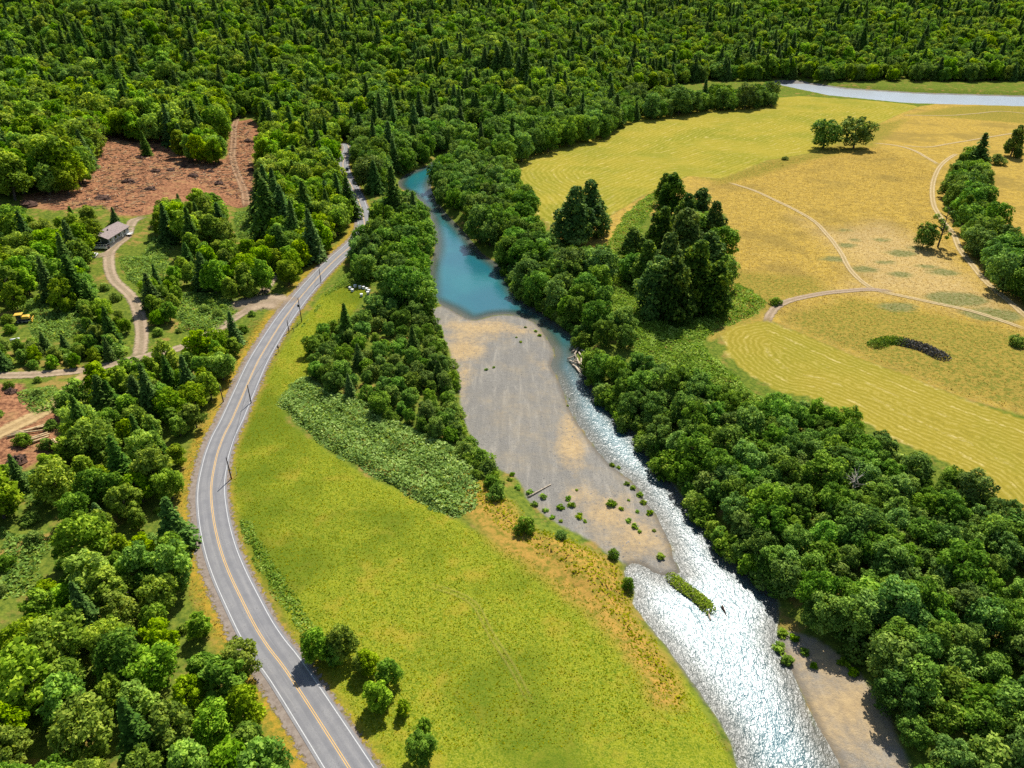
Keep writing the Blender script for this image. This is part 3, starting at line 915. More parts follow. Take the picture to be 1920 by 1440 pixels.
# stands of trees: (label, group, polygon seen at crown height, crown offset, spacing, [(kind, share, hmin, hmax)])
STANDS = [
    ('right_bank', [(1092, 690), (1130, 668), (1200, 672), (1270, 705), (1330, 712), (1420, 755), (1510, 748), (1600, 792), (1655, 840), (1750, 872), (1830, 908), (1900, 968), (1990, 1040), (2060, 1460), (1730, 1480), (1620, 1300), (1545, 1225), (1455, 1130), (1390, 1060), (1315, 985), (1268, 915), (1222, 850), (1172, 795), (1125, 745), (1092, 712)], 5, 4.3, [('alder_tree', .8, 6.5, 11), ('willow_shrub', .2, 4.5, 7)]),
    ('mid_bank', [(945, 470), (1000, 430), (1060, 462), (1130, 482), (1140, 530), (1130, 560), (1140, 590), (1090, 600), (1020, 572), (985, 545), (955, 510)], 6, 6.325, [('alder_tree', .95, 9.6, 14.4), ('willow_shrub', .05, 6.0, 8.4)]),
    ('upper_bank', [(820, 330), (862, 282), (930, 272), (985, 372), (990, 400), (960, 412), (1010, 442), (1000, 470), (950, 485), (905, 460), (858, 412), (822, 362)], 6.5, 7.5, [('alder_tree', 1, 10.8, 17.6)]),
    ('mid_bank', [(1115, 598), (1175, 600), (1185, 635), (1125, 640)], 4.8, 5.75, [('alder_tree', 1, 8.4, 10.8)]),
    ('mid_bank', [(1005, 588), (1060, 572), (1100, 600), (1065, 612)], 4.8, 5.75, [('alder_tree', 1, 8.4, 10.8)]),
    ('field_edge', [(850, 268), (900, 218), (960, 203), (1100, 186), (1300, 178), (1450, 172), (1450, 184), (1330, 193), (1240, 203), (1165, 215), (1140, 240), (1040, 260), (970, 283), (930, 288)], 9, 10.125, [('alder_tree', .9, 14.5, 23.2), ('fir_tree', .1, 23.2, 31.9)]),
    ('river_head', [(660, 232), (760, 216), (830, 192), (900, 212), (850, 262), (830, 283), (790, 306), (742, 322), (704, 342), (672, 330), (662, 300), (655, 262)], 8.4, 8.125, [('alder_tree', 0.85, 14.0, 21.0), ('fir_tree', 0.15, 22.4, 33.6)]),
    ('river_left', [(722, 392), (760, 366), (798, 400), (804, 440), (800, 470), (806, 500), (798, 552), (770, 560), (722, 522), (668, 495), (656, 470), (690, 440), (715, 425)], 7.5, 6.67, [('alder_tree', 0.93, 10.4, 18.2), ('fir_tree', 0.07, 18.2, 28.6)]),
    ('left_thicket', [(582, 642), (602, 610), (655, 592), (705, 568), (730, 545), (800, 560), (800, 590), (812, 640), (836, 700), (848, 760), (866, 805), (840, 808), (780, 790), (725, 768), (690, 735), (640, 728), (592, 690)], 4, 4.6, [('alder_tree', 0.70, 5, 8.5), ('willow_shrub', .25, 3.5, 5.5), ('fir_tree', 0.05, 8, 12)]),
    ('bar_edge', [(850, 765), (872, 806), (904, 862), (945, 900), (930, 925), (880, 872), (836, 812)], 2, 3.2, [('willow_shrub', 1, 2.5, 4.5)]),
    ('bar_edge', [(800, 570), (815, 590), (832, 640), (846, 690), (858, 740), (840, 745), (815, 650), (795, 590)], 2, 3.4, [('willow_shrub', 1, 2.5, 4.2)]),
    ('cut_grove', [(496, 235), (545, 200), (640, 212), (652, 250), (642, 285), (628, 322), (560, 340), (506, 330), (492, 292)], 9.8, 7.75, [('maple_tree', .9, 15.4, 22.4), ('fir_tree', .1, 19.6, 28.0)]),
    ('roadside_firs', [(496, 350), (560, 340), (632, 328), (640, 380), (632, 430), (600, 455), (575, 470), (505, 470), (488, 400)], 9.8, 6.72, [('fir_tree', 0.20, 19, 30), ('maple_tree', 0.80, 12.2, 18.9)]),
    ('apron_trees', [(512, 474), (556, 456), (574, 492), (556, 515), (538, 530), (518, 520)], 6, 5.94, [('maple_tree', .8, 10.0, 15.0), ('fir_tree', .2, 15.0, 20.0)]),
    ('drive_grove', [(290, 392), (330, 375), (395, 372), (420, 395), (425, 432), (370, 440), (300, 420)], 9.8, 7, [('maple_tree', 0.88, 11.9, 16.4), ('fir_tree', 0.12, 15.2, 19.6)]),
    ('drive_grove', [(335, 455), (400, 446), (495, 462), (490, 515), (440, 535), (380, 515), (320, 498)], 8.4, 7.25, [('maple_tree', 0.88, 9.8, 14.1), ('fir_tree', 0.12, 13.0, 19.6)]),
    ('house_wood', [(-120, 385), (0, 392), (60, 410), (110, 415), (160, 395), (180, 415), (150, 450), (150, 490), (170, 530), (110, 560), (40, 540), (-120, 540)], 9.1, 6.96, [('maple_tree', 0.88, 11.2, 16.2), ('fir_tree', 0.12, 14.2, 22.3)]),
    ('hill_wood', [(-160, 190), (0, 192), (100, 202), (180, 190), (188, 232), (160, 278), (150, 305), (108, 340), (40, 335), (-160, 345)], 11.2, 8.58, [('maple_tree', 0.92, 18.8, 29.0), ('fir_tree', 0.08, 23.2, 34.8)]),
    ('hill_wood', [(170, 198), (300, 183), (415, 188), (422, 222), (415, 240), (330, 245), (300, 240), (200, 222)], 12.6, 8.58, [('maple_tree', 0.92, 18.8, 27.6), ('fir_tree', 0.08, 26.1, 37.7)]),
    ('hill_wood', [(325, 250), (360, 245), (405, 262), (405, 285), (380, 285), (330, 270)], 9.8, 7.8, [('maple_tree', 0.92, 14.5, 20.3), ('fir_tree', 0.08, 18.8, 23.2)]),
    ('roadside_wood', [(100, 760), (150, 720), (220, 712), (290, 680), (345, 660), (400, 640), (432, 612), (455, 618), (458, 634), (442, 660), (415, 700), (396, 755), (376, 830), (352, 880), (340, 960), (338, 1010), (362, 1080), (395, 1150), (420, 1205), (470, 1250), (500, 1300), (560, 1460), (-160, 1460), (-160, 1220), (30, 1160), (90, 1075), (115, 1010), (20, 980), (-160, 960), (-160, 905), (40, 880), (110, 850), (140, 800)], 5, 5.5, [('maple_tree', 0.87, 7, 13), ('fir_tree', 0.13, 9, 17)]),
    ('drive_firs', [(272, 525), (325, 512), (332, 560), (310, 595), (280, 585)], 5, 4.8, [('maple_tree', 0.88, 6, 9), ('fir_tree', 0.12, 9, 13)]),
    ('scrub_row', [(-120, 655), (60, 648), (160, 640), (218, 640), (222, 668), (120, 682), (-120, 684)], 2, 3.6, [('maple_tree', 0.58, 4.5, 7), ('fir_tree', 0.12, 6, 9), ('willow_shrub', .3, 3, 5)]),
    ('scrub_row', [(150, 560), (215, 560), (235, 600), (220, 640), (185, 640), (160, 600)], 4, 5.0, [('fir_tree', 0.12, 8, 14), ('maple_tree', 0.88, 5, 8)]),
    ('hedgerow', [(1785, 320), (1812, 300), (1840, 312), (1842, 345), (1850, 395), (1800, 390), (1778, 350)], 7.8, 7.2, [('cedar_tree', .3, 14.0, 19.6), ('alder_tree', .7, 12.6, 18.2)]),
    ('hedgerow', [(1808, 395), (1850, 395), (1870, 430), (1930, 480), (2000, 560), (1990, 600), (1900, 530), (1850, 480), (1820, 440)], 6.5, 7.2, [('alder_tree', .9, 12.6, 18.2), ('cedar_tree', .1, 14.0, 19.6)]),
    ('road_tree', [(585, 1210), (640, 1185), (700, 1215), (745, 1258), (800, 1330), (800, 1420), (640, 1400), (600, 1290)], 5, 5.0, [('maple_tree', 1, 4.5, 6.5)]),
]
GAP = at_many([(60, 955), (112, 960), (122, 1035), (90, 1100), (45, 1160), (25, 1230), (-120, 1260), (-120, 1150), (20, 1080), (50, 1020)])      # grassy opening in the wood
for si, (st, poly, off, sp, mixk) in enumerate(STANDS):
    W = at_many(poly, off)
    P = poisson(W, sp, 9, si)
    if not len(P):
        continue
    dr = line_dist(P, ROAD)
    dw = sdf(P, WATER)
    db = np.minimum(dw, np.minimum(sdf(P, BAR), sdf(P, STRIP) + 2))
    ok = (dr > ROADCLEAR) & (dw > 2.0) & (db > (-1 if st == 'bar_edge' else 0.5))
    ok &= (sdf(P, HAY_B) > 2.5) & (sdf(P, GAP) > 2.0)
    ok &= np.hypot(*(P - np.array(at(676, 546))).T) > 13
    r = np.random.default_rng(si + 50)
    for p in P[ok]:
        u, acc = r.uniform(), 0
        for kind, sh_, h0, h1 in mixk:
            acc += sh_
            if u <= acc:
                break
        TREES.append((kind, p[0], p[1], r.uniform(h0, h1) * (1 + 0.1 * r.normal()), st))

# low leafy growth leaning out over the channel
RS = smooth_line(on_plane(right_shore, WATER_Z), 1.0)
r = np.random.default_rng(12)
last = []
jam = on_plane([(1082, 676)], WATER_Z)[0]
for p in RS[r.permutation(len(RS))]:
    q = p + r.normal(size=2) * 0.9
    if q[1] > 330 or any((q[0] - l[0]) ** 2 + (q[1] - l[1]) ** 2 < 2.9 ** 2 for l in last) or (q[1] < 118 and q[0] > 40) or math.hypot(q[0] - jam[0], q[1] - jam[1]) < 9:
        continue
    last.append(q)
    TREES.append(('alder_tree' if r.uniform() < .45 else 'willow_shrub', q[0] + 0.8, q[1], r.uniform(3.6, 6.2), 'shore'))

# single trees that stand out
def single(kind, px, py, h, st, off=None):
    x, y = at(px, py, h * 0.5 if off is None else off)
    TREES.append((kind, x, y, h, st))


single('cedar_tree', 1070, 402, 33, 'cedar_dark')
single('cedar_tree', 1110, 385, 31, 'cedar_brown')
single('fir_tree', 1836, 292, 30, 'field_fir')
single('cedar_tree', 1905, 262, 24, 'field_cedar')
single('alder_tree', 1550, 249, 23, 'pair_ragged')
single('alder_tree', 1607, 248, 24, 'pair_round')
single('alder_tree', 1736, 440, 13, 'snag_bush')
single('fir_tree', 736, 370, 35, 'lone_fir')
single('fir_tree', 652, 370, 24, 'roadside_firs')
single('fir_tree', 270, 268, 17, 'cut_lone')
single('fir_tree', 213, 403, 9, 'house_fir')
single('fir_tree', 500, 395, 34, 'roadside_firs')
single('fir_tree', 550, 425, 27, 'roadside_firs')
single('fir_tree', 530, 400, 30, 'roadside_firs')
single('fir_tree', 648, 602, 15, 'left_thicket')
single('fir_tree', 150, 790, 18, 'roadside_wood')
single('fir_tree', 190, 740, 15, 'roadside_wood')
single('fir_tree', 280, 545, 16, 'drive_firs')
single('fir_tree', 203, 610, 16, 'scrub_row')
single('maple_tree', 452, 1238, 10, 'roadside_wood')
single('maple_tree', 595, 1213, 8, 'road_tree')
single('maple_tree', 640, 1203, 9, 'road_tree')
single('maple_tree', 690, 1240, 6, 'road_tree')
for px, py, h in ((1248, 352, 20), (1262, 362, 27), (1310, 385, 24), (1340, 415, 24), (1235, 430, 26), (1290, 440, 29), (1335, 480, 26), (1196, 462, 22), (1255, 490, 29), (1305, 510, 31), (1230, 530, 26), (1338, 535, 24), (1275, 535, 29), (1215, 495, 23), (1285, 400, 24)):
    single('cedar_tree', px, py, h, 'pasture_grove')
for px, py, h in ((1310, 425, 17), (1350, 455, 17), (1355, 510, 16), (1190, 500, 14)):
    single('alder_tree', px, py, h, 'pasture_grove')

LAB = {
    'shore': ('waterline of the channel below the riverbank wood', 'low growth along the channel waterline'),
    'right_bank': ('dense riverbank wood below the lower hayfield', 'trees of the glittering riverbank wood'),
    'mid_bank': ('bank beside the teal pool', 'trees on the bank beside the teal pool'),
    'upper_bank': ('narrow upstream river bend', 'trees lining the upstream bend'),
    'field_edge': ('far edge of the upper hayfield', 'trees along the far edge of the upper hayfield'),
    'river_head': ('head of the river beyond the road bend', 'trees at the head of the river'),
    'river_left': ('strip between road bend and teal pool', 'trees between road bend and pool'),
    'left_thicket': ('thicket between meadow and gravel bar', 'trees of the thicket by the gravel bar'),
    'bar_edge': ('bank rim of the grey gravel bar', 'shrubs along the gravel bar rim'),
    'cut_grove': ('grove between skid trail and road', 'trees of the grove beside the skid trail'),
    'roadside_firs': ('mixed stand above the earth side track', 'trees of the stand above the side track'),
    'apron_trees': ('clump beside the gravel apron', 'trees beside the gravel apron'),
    'drive_grove': ('grove across the driveway from the house', 'trees of the grove across the driveway'),
    'house_wood': ('wood behind the brown roofed house', 'trees of the wood behind the house'),
    'hill_wood': ('hillside wood above the logged slope', 'trees of the wood above the logged slope'),
    'roadside_wood': ('thick wood uphill of the paved road', 'trees of the roadside wood'),
    'drive_firs': ('small clump beside the bend of the driveway', 'trees of the clump at the driveway bend'),
    'scrub_row': ('scrubby row above the dirt road', 'young trees of the scrub above the dirt road'),
    'hedgerow': ('hedgerow beside the two rut track', 'trees of the hedgerow by the field track'),
    'road_tree': ('meadow corner beside the paved road', 'trees at the meadow corner by the road'),
    'pasture_grove': ('dark grove between brambles and golden pasture', 'trees of the dark pasture grove'),
}
LOOK = {'alder_tree': 'round green leafy tree', 'maple_tree': 'bright yellow green tree', 'fir_tree': 'pointed dark conifer', 'cedar_tree': 'dark cone shaped tree', 'willow_shrub': 'low willowy shrub'}
MEDIAN = {}
for t in TREES:
    MEDIAN.setdefault((t[0], t[4]), []).append(t[3])
MEDIAN = {q: float(np.median(v)) for q, v in MEDIAN.items()}
EDGES = [(ROAD, False, 15, 'beside the road'), (WATER, True, 9, 'by the water'), (BAR, True, 9, 'by the gravel'), (HAY_B, True, 10, 'by the stubble'), (HAY_A, True, 16, 'by the stubble'), (CUT, True, 14, 'by bare ground'), (CUT2, True, 9, 'by bare ground'), (MEADOW, True, 8, 'by the meadow')]


def edge_of(x, y):
    P = np.array([(x, y)])
    for L, closed, lim, word in EDGES:
        if line_dist(P, L, closed)[0] < lim:
            return word
    return ''
LONE = {
    'cedar_dark': 'dark green conical tree at the hayfield corner, greener of the pair',
    'cedar_brown': 'browner conical tree behind its greener neighbour at the hayfield corner',
    'field_fir': 'jagged dark fir rising above the hedgerow by the field track',
    'field_cedar': 'broad dark conifer at the far end of the hedgerow',
    'pair_ragged': 'ragged dark round tree of the pair in the open field',
    'pair_round': 'neat round leafy tree of the pair in the open field',
    'snag_bush': 'low dark bushy tree beside the half dead field tree',
    'lone_fir': 'tall sparse fir spiking up beside the road bend and river',
    'cut_lone': 'thin lone fir left standing on the red logged slope',
    'house_fir': 'small dark fir just behind the brown roofed house',
}


def place_tree(kind, x, y, h, st, k):
    var = PROTO[kind]
    tr, cr = var[3 if st in ('cedar_dark', 'cedar_brown') else k % len(var)]
    s = h / PH[kind]
    root = empty(kind, (x, y, hz(x, y) - 0.15), random.uniform(0, 6.28))
    wdt = s * (random.uniform(0.9, 1.15) if st not in ('pasture_grove', 'pair_ragged', 'pair_round') else (1.1 if st == 'pasture_grove' else 1.3)) if kind != 'fir_tree' else max(s * random.uniform(0.85, 1.15), 0.9) * (1.45 if st == 'field_fir' else 1)
    if st in ('cedar_dark', 'cedar_brown'):
        wdt *= 1.15
    root.scale = (wdt * random.uniform(.88, 1.12), wdt, s)
    if kind != 'fir_tree':
        root.rotation_euler = (random.gauss(0, .07), random.gauss(0, .07), root.rotation_euler[2])
    link('trunk', tr, root)
    link('crown', cr, root)
    if st in LONE:
        tag(root, LONE[st], 'shrub' if kind == 'willow_shrub' else 'tree')
    else:
        where, grp = LAB[st]
        rel = h / MEDIAN[(kind, st)]
        size = 'tall' if rel > 1.13 else ('small' if rel < 0.87 else 'mid-height')
        prep = 'at' if where.startswith(('waterline', 'far edge', 'head', 'bank', 'narrow', 'strip', 'meadow')) else 'in'
        text = '%s %s %s the %s' % (size, LOOK[kind], prep, where)
        e = edge_of(x, y)
        if e and len((text + ' ' + e).split()) <= 16 and e.split()[-1] not in where:
            text += ', ' + e
        tag(root, text, 'shrub' if kind == 'willow_shrub' else 'tree', grp)
    return root


def visible(x, y, z=0, m=1.06):
    dx, dy, dz = x, y, z - CAM_H
    zc = dy * CP - dz * SP
    yc = dy * SP + dz * CP
    if zc <= 5:
        return 0
    u, v = dx / zc * FPX / 960, yc / zc * FPX / 720
    return zc if abs(u) < m and abs(v) < m + 0.08 else 0


# the trees that show largest stand alone; those beyond about 300 of a kind become woodland
rest = []
bykind = {}
for t in TREES:
    zc = visible(t[1], t[2], hz(t[1], t[2]) + t[3] * 0.5)
    if zc:
        bykind.setdefault(t[0], []).append((0 if t[4] in LONE or t[4] == 'pasture_grove' else zc / t[3], t))
    else:
        rest.append(t)
for kind, L in bykind.items():
    L.sort(key=lambda q: q[0])
    for i, (q, t) in enumerate(L):
        if i < 300:
            place_tree(*t, i * 7 + i // 5)
        else:
            rest.append(t)

# ------------------------------------------------------------------ woodland masses (one object each, instanced crowns)
def joined(tr, cr, name):
    me = bpy.data.meshes.new(name)
    vt, vc = len(tr.vertices), len(cr.vertices)
    A = np.empty(vt * 3, np.float32)
    tr.vertices.foreach_get('co', A)
    B = np.empty(vc * 3, np.float32)
    cr.vertices.foreach_get('co', B)
    V = np.concatenate([A, B]).reshape(-1, 3)
    F = [list(p.vertices) for p in tr.polygons] + [[i + vt for i in p.vertices] for p in cr.polygons]
    me.from_pydata(V.tolist(), [], F)
    v = np.zeros(vc, np.float32)
    cr.attributes['v'].data.foreach_get('value', v)
    a = me.attributes.new('v', 'FLOAT', 'POINT')
    a.data.foreach_set('value', np.concatenate([np.zeros(vt, np.float32), v]))
    me.materials.append(M_BARK)
    me.materials.append(cr.materials[0])
    me.polygons.foreach_set('material_index', np.array([0] * len(tr.polygons) + [1] * len(cr.polygons), np.int32))
    me.update()
    return me


SRC = {}
for kd, var in PROTO.items():
    SRC[kd] = [bpy.data.objects.new(kd + '_form', joined(t, c_, kd + '_form')) for t, c_ in var[:4]]


def scatter(name, sources, pts, rz, scl, pick, label, cat):
    me = bpy.data.meshes.new(name)
    me.vertices.add(len(pts))
    me.vertices.foreach_set('co', np.asarray(pts, np.float32).ravel())
    for nm, tp, v in (('rz', 'FLOAT', rz), ('pick', 'INT', pick)):
        a = me.attributes.new(nm, tp, 'POINT')
        a.data.foreach_set('value', np.asarray(v, np.float32 if tp == 'FLOAT' else np.int32))
    a = me.attributes.new('scl', 'FLOAT_VECTOR', 'POINT')
    a.data.foreach_set('vector', np.asarray(scl, np.float32).ravel())
    o = link(name, me, kind='stuff')
    tag(o, label, cat)
    ng = bpy.data.node_groups.new(name, 'GeometryNodeTree')
    ng.interface.new_socket('Geometry', in_out='INPUT', socket_type='NodeSocketGeometry')
    ng.interface.new_socket('Geometry', in_out='OUTPUT', socket_type='NodeSocketGeometry')
    N, L = ng.nodes, ng.links
    gi, go = N.new('NodeGroupInput'), N.new('NodeGroupOutput')
    g2i = N.new('GeometryNodeGeometryToInstance')
    for s in reversed(sources):
        oi = N.new('GeometryNodeObjectInfo')
        oi.transform_space = 'ORIGINAL'
        oi.inputs['Object'].default_value = s
        oi.inputs['As Instance'].default_value = True
        L.new(oi.outputs['Geometry'], g2i.inputs[0])
    jn = N.new('GeometryNodeJoinGeometry')
    N.remove(g2i)
    for s in list(N):
        if s.bl_idname == 'GeometryNodeObjectInfo':
            L.new(s.outputs['Geometry'], jn.inputs[0])

    def named(nm, tp):
        q = N.new('GeometryNodeInputNamedAttribute')
        q.data_type = tp
        q.inputs[0].default_value = nm
        return next(s_ for s_ in q.outputs if s_.enabled and s_.name == 'Attribute')
    ip = N.new('GeometryNodeInstanceOnPoints')
    cx = N.new('ShaderNodeCombineXYZ')
    L.new(named('rz', 'FLOAT'), cx.inputs[2])
    e2r = N.new('FunctionNodeEulerToRotation')
    L.new(cx.outputs[0], e2r.inputs[0])
    L.new(gi.outputs[0], ip.inputs['Points'])
    L.new(jn.outputs[0], ip.inputs['Instance'])
    ip.inputs['Pick Instance'].default_value = True
    L.new(named('pick', 'INT'), ip.inputs['Instance Index'])
    L.new(e2r.outputs[0], ip.inputs['Rotation'])
    L.new(named('scl', 'FLOAT_VECTOR'), ip.inputs['Scale'])
    L.new(ip.outputs[0], go.inputs[0])
    md = o.modifiers.new('scatter', 'NODES')
    md.node_group = ng
    return o


def scatter_trees(name, kind, T, label, seed):
    r = np.random.default_rng(seed)
    T = np.asarray(T, float)
    n = len(T)
    z = np.concatenate([height(T[i:i + 20000, 0], T[i:i + 20000, 1]) for i in range(0, n, 20000)]) - 0.2
    s = T[:, 2] / PH[kind]
    w = s * r.uniform(0.9, 1.15, n)
    return scatter(name, SRC[kind], np.column_stack([T[:, 0], T[:, 1], z]), r.uniform(0, 6.28, n), np.column_stack([w, w, s]), r.integers(0, len(SRC[kind]), n), label, 'woodland')


# forest over the far hills and behind the stands
hill_pts = []
r = np.random.default_rng(99)
for y0, y1, sp in ((330, 700, 8.2), (700, 1100, 9.5), (1100, 2000, 12.5)):
    n = int((y1 - y0) * 2 * 1.0 * y1 / sp ** 2 * 1.1)
    y = r.uniform(y0, y1, n)
    x = r.uniform(-1, 1, n) * (y * 0.86 + 40)
    hill_pts.append(np.stack([x, y], 1))
HP = np.concatenate(hill_pts)
d_w = np.interp(HP[:, 1], ROAD_Y, ROAD_X) - HP[:, 0]
yb = 640 + 330 * sstep(-20, 260, HP[:, 0])
clear = np.minimum(np.minimum(sdf(HP, MEADOW), sdf(HP, HAY_A)), np.minimum(np.minimum(sdf(HP, GOLD), sdf(HP, CUT)), np.minimum(sdf(HP, WATER), sdf(HP, FAR_RIVER))))
west = at_many([(-160, 175), (-160, 240), (190, 235), (440, 250), (500, 200), (660, 235), (690, 215), (690, 180)], 8)
wmask = (HP[:, 1] > np.interp(HP[:, 0], np.sort(west[[0, 2, 3, 4, 5, 6], 0]), west[[0, 2, 3, 4, 5, 6], 1][np.argsort(west[[0, 2, 3, 4, 5, 6], 0])])) & (d_w > 10)
keep = (clear > 6) & ((HP[:, 1] > yb + 20) | wmask)
HP = HP[keep]
u = r.uniform(0, 1, len(HP))
fir_share = 0.14 + 0.2 * wob(HP[:, 0], HP[:, 1], 70)
isf = u < fir_share
hh = np.where(isf, r.uniform(20, 32, len(HP)), r.uniform(15, 23, len(HP)))
hh = hh * (0.92 + 0.3 * wob(HP[:, 0], HP[:, 1], 45, 3) + r.normal(size=len(HP)) * 0.12)
far_fir = np.column_stack([HP[isf], hh[isf]])
far_leaf = np.column_stack([HP[~isf], hh[~isf]])
half = r.uniform(0, 1, len(far_leaf)) < 0.55
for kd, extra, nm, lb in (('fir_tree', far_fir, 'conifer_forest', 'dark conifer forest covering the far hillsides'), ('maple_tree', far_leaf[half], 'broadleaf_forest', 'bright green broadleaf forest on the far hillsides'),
                          ('alder_tree', far_leaf[~half], 'riverside_woodland', 'mid green leafy woodland mass beyond the river bends'), ('willow_shrub', np.zeros((0, 3)), 'shrub_thicket', 'mass of low shrubs among the bank trees'), ('cedar_tree', np.zeros((0, 3)), 'dark_woodland', 'dark conical trees massed in the hedgerow')):
    more = np.array([(t[1], t[2], t[3]) for t in rest if t[0] == kd]).reshape(-1, 3)
    T = np.vstack([extra, more])
    if len(T):
        scatter_trees(nm, kd, T, lb, len(nm))

# ------------------------------------------------------------------ brambles, grass and slash (nobody could count these)
def cover(name, polys, dens, size, lift, mat, label, cat, up=1.0, excl=None, seed=0, tall_=False):
    r = np.random.default_rng(seed)
    C = []
    for poly in polys:
        W = at_many(poly, 0.8 if lift > 0.5 else 0)
        lo, hi = W.min(0), W.max(0)
        P = r.uniform(lo, hi, (int((hi - lo).prod() * dens), 2))
        s_ = sdf(P, W)
        e = wob(P[:, 0], P[:, 1], 3.0, 2) * 1.6
        m = s_ + e < 0
        P, s_ = P[m], s_[m]
        m = (line_dist(P, ROAD) > 5.6) & (sdf(P, WATER) > 0.3)
        P, s_ = P[m], s_[m]
        top = lift * sstep(0, 3.5, -s_) * (0.62 + 0.30 * wob(P[:, 0], P[:, 1], 2.6) + 0.18 * wob(P[:, 0], P[:, 1], 0.9, 1))
        z = height(P[:, 0], P[:, 1]) + np.maximum(0.05, top * np.sqrt(r.uniform(0.2, 1, len(P))))
        C.append(np.column_stack([P, z]))
    C = np.concatenate(C)
    n = len(C)
    if tall_:
        N = unit(r.normal(size=(n, 3)) * np.array([1, 1, 0.25]))
        V, F = rhombs(C + np.array([0, 0, size * 0.5]), N, size * r.uniform(0.5, 1.4, n), r, 1.0, np.tile([0, 0, 1.0], (n, 1)) + r.normal(size=(n, 3)) * 0.35)
    else:
        N = unit(np.array([0, 0, up]) + r.normal(size=(n, 3)) * 0.55)
        V, F = rhombs(C, N, size * r.uniform(0.55, 1.4, n), r)
    val = np.clip(0.5 + 0.28 * wob(C[:, 0], C[:, 1], 3.1, 5) + 0.2 * r.normal(size=n), 0, 1)
    o = link(name, mesh_from(name, V, F, mat, False, dict(v=np.repeat(val, 4))), kind='stuff')
    return tag(o, label, cat)


B1 = [(518, 752), (545, 715), (580, 700), (600, 722), (690, 748), (780, 800), (850, 830), (905, 880), (895, 950), (850, 968), (780, 938), (700, 890), (620, 845), (560, 795)]
B2 = [(1128, 474), (1170, 400), (1215, 362), (1250, 355), (1205, 420), (1190, 500), (1210, 560), (1290, 600), (1350, 560), (1385, 528), (1440, 562), (1420, 585), (1345, 615), (1315, 640), (1362, 685), (1420, 735), (1500, 762), (1420, 765), (1330, 720), (1270, 710), (1190, 665), (1180, 610), (1140, 592), (1138, 520)]
B3 = [(590, 585), (610, 548), (650, 505), (690, 498), (708, 535), (680, 530), (650, 533), (615, 548), (580, 592), (562, 612)]
B4 = [(440, 968), (468, 972), (520, 1060), (572, 1140), (600, 1200), (566, 1180), (505, 1090), (455, 1012)]
BL = [[(222, 478), (300, 478), (345, 510), (272, 545), (236, 522)], [(332, 545), (425, 545), (445, 585), (400, 622), (330, 618)], [(20, 560), (150, 550), (200, 622), (60, 640), (50, 600)], [(20, 730), (100, 718), (105, 765), (60, 775)], [(215, 698), (300, 690), (245, 800), (190, 830)],
      [(436, 395), (476, 395), (480, 460), (440, 440)], [(280, 440), (330, 450), (310, 500), (260, 490)], [(60, 880), (150, 820), (200, 830), (160, 900), (40, 960)], [(0, 985), (100, 1010), (60, 1100), (0, 1120)]]
cover('bramble_patch', [B1], 8, 0.42, 2.8, M_BRAMBLE, 'tall pale green bramble patch between meadow and thicket', 'brambles', seed=1)
cover('bramble_patch', [B2], 6.5, 0.42, 2.2, M_BRAMBLE, 'pale green brambles spreading round the dark pasture grove', 'brambles', seed=2)
cover('bramble_patch', [B3, B4], 9, 0.32, 1.5, M_BRAMBLE, 'bramble strips along the meadow side of the road', 'brambles', seed=3)
cover('hillside_scrub', BL, 5, 0.45, 2.2, M_WILLOW, 'low green scrub covering the slope around the driveway', 'scrub', seed=4)
cover('riverbank_weeds', [[(868, 872), (950, 925), (1010, 985), (1060, 1000), (1120, 1030), (1165, 1055), (1185, 1110), (1192, 1150), (1260, 1245), (1300, 1330), (1260, 1330), (1180, 1200), (1120, 1110), (1050, 1050), (960, 1000), (890, 940)]], 2.2, 0.33, 0.9, M_TUFT, 'tangled yellow green weeds along the bank above the gravel bar', 'weeds', seed=5)
cover('meadow_grass', [[(660, 535), (690, 545), (660, 590), (575, 650), (590, 700), (520, 745), (540, 795), (620, 855), (700, 905), (800, 945), (900, 1000), (1010, 1060), (1100, 1110), (1190, 1190), (1270, 1260), (1360, 1400), (720, 1420), (560, 1200), (470, 1040), (436, 940), (442, 850), (520, 670), (610, 545)]], 3.6, 0.17, 0.16, M_TUFT, 'rough grass tufts across the green meadow', 'grass', seed=6)
cover('pasture_grass', [[(1330, 345), (1440, 305), (1530, 290), (1640, 275), (1760, 320), (1745, 400), (1790, 470), (1900, 580), (1960, 790), (1800, 740), (1600, 660), (1470, 600), (1370, 560), (1365, 400)]], 1.1, 0.2, 0.12, M_DRYT, 'dry straw tufts across the golden pasture', 'grass', seed=7)
cover('verge_grass', [[(500, 600), (440, 690), (400, 760), (370, 860), (345, 960), (350, 1040), (390, 1140), (450, 1240), (370, 1140), (330, 1010), (335, 900), (370, 790), (420, 690), (470, 600)]], 3.0, 0.2, 0.15, M_DRYT, 'dry orange grass on the uphill road verge', 'grass', seed=8)


def sticks(poly, n, seed, lmin, lmax, rad):
    r = np.random.default_rng(seed)
    W = at_many(poly)
    P = r.uniform(W.min(0), W.max(0), (n * 3, 2))
    P = P[inside(P, W)][:n]
    V, F = [], []
    for p in P:
        a, l = r.uniform(0, 6.28), r.uniform(lmin, lmax)
        z = hz(*p)
        q = (math.cos(a) * l / 2, math.sin(a) * l / 2)
        e = rad * r.uniform(.6, 1.5)
        v, f = tubes([([(p[0] - q[0], p[1] - q[1], z + .08), (p[0] + q[0], p[1] + q[1], z + .1 + r.uniform(0, .35))], [e, e * .5])], 3)
        f = [[i + len(V) for i in g] for g in f]
        V += v
        F += f
    return V, F


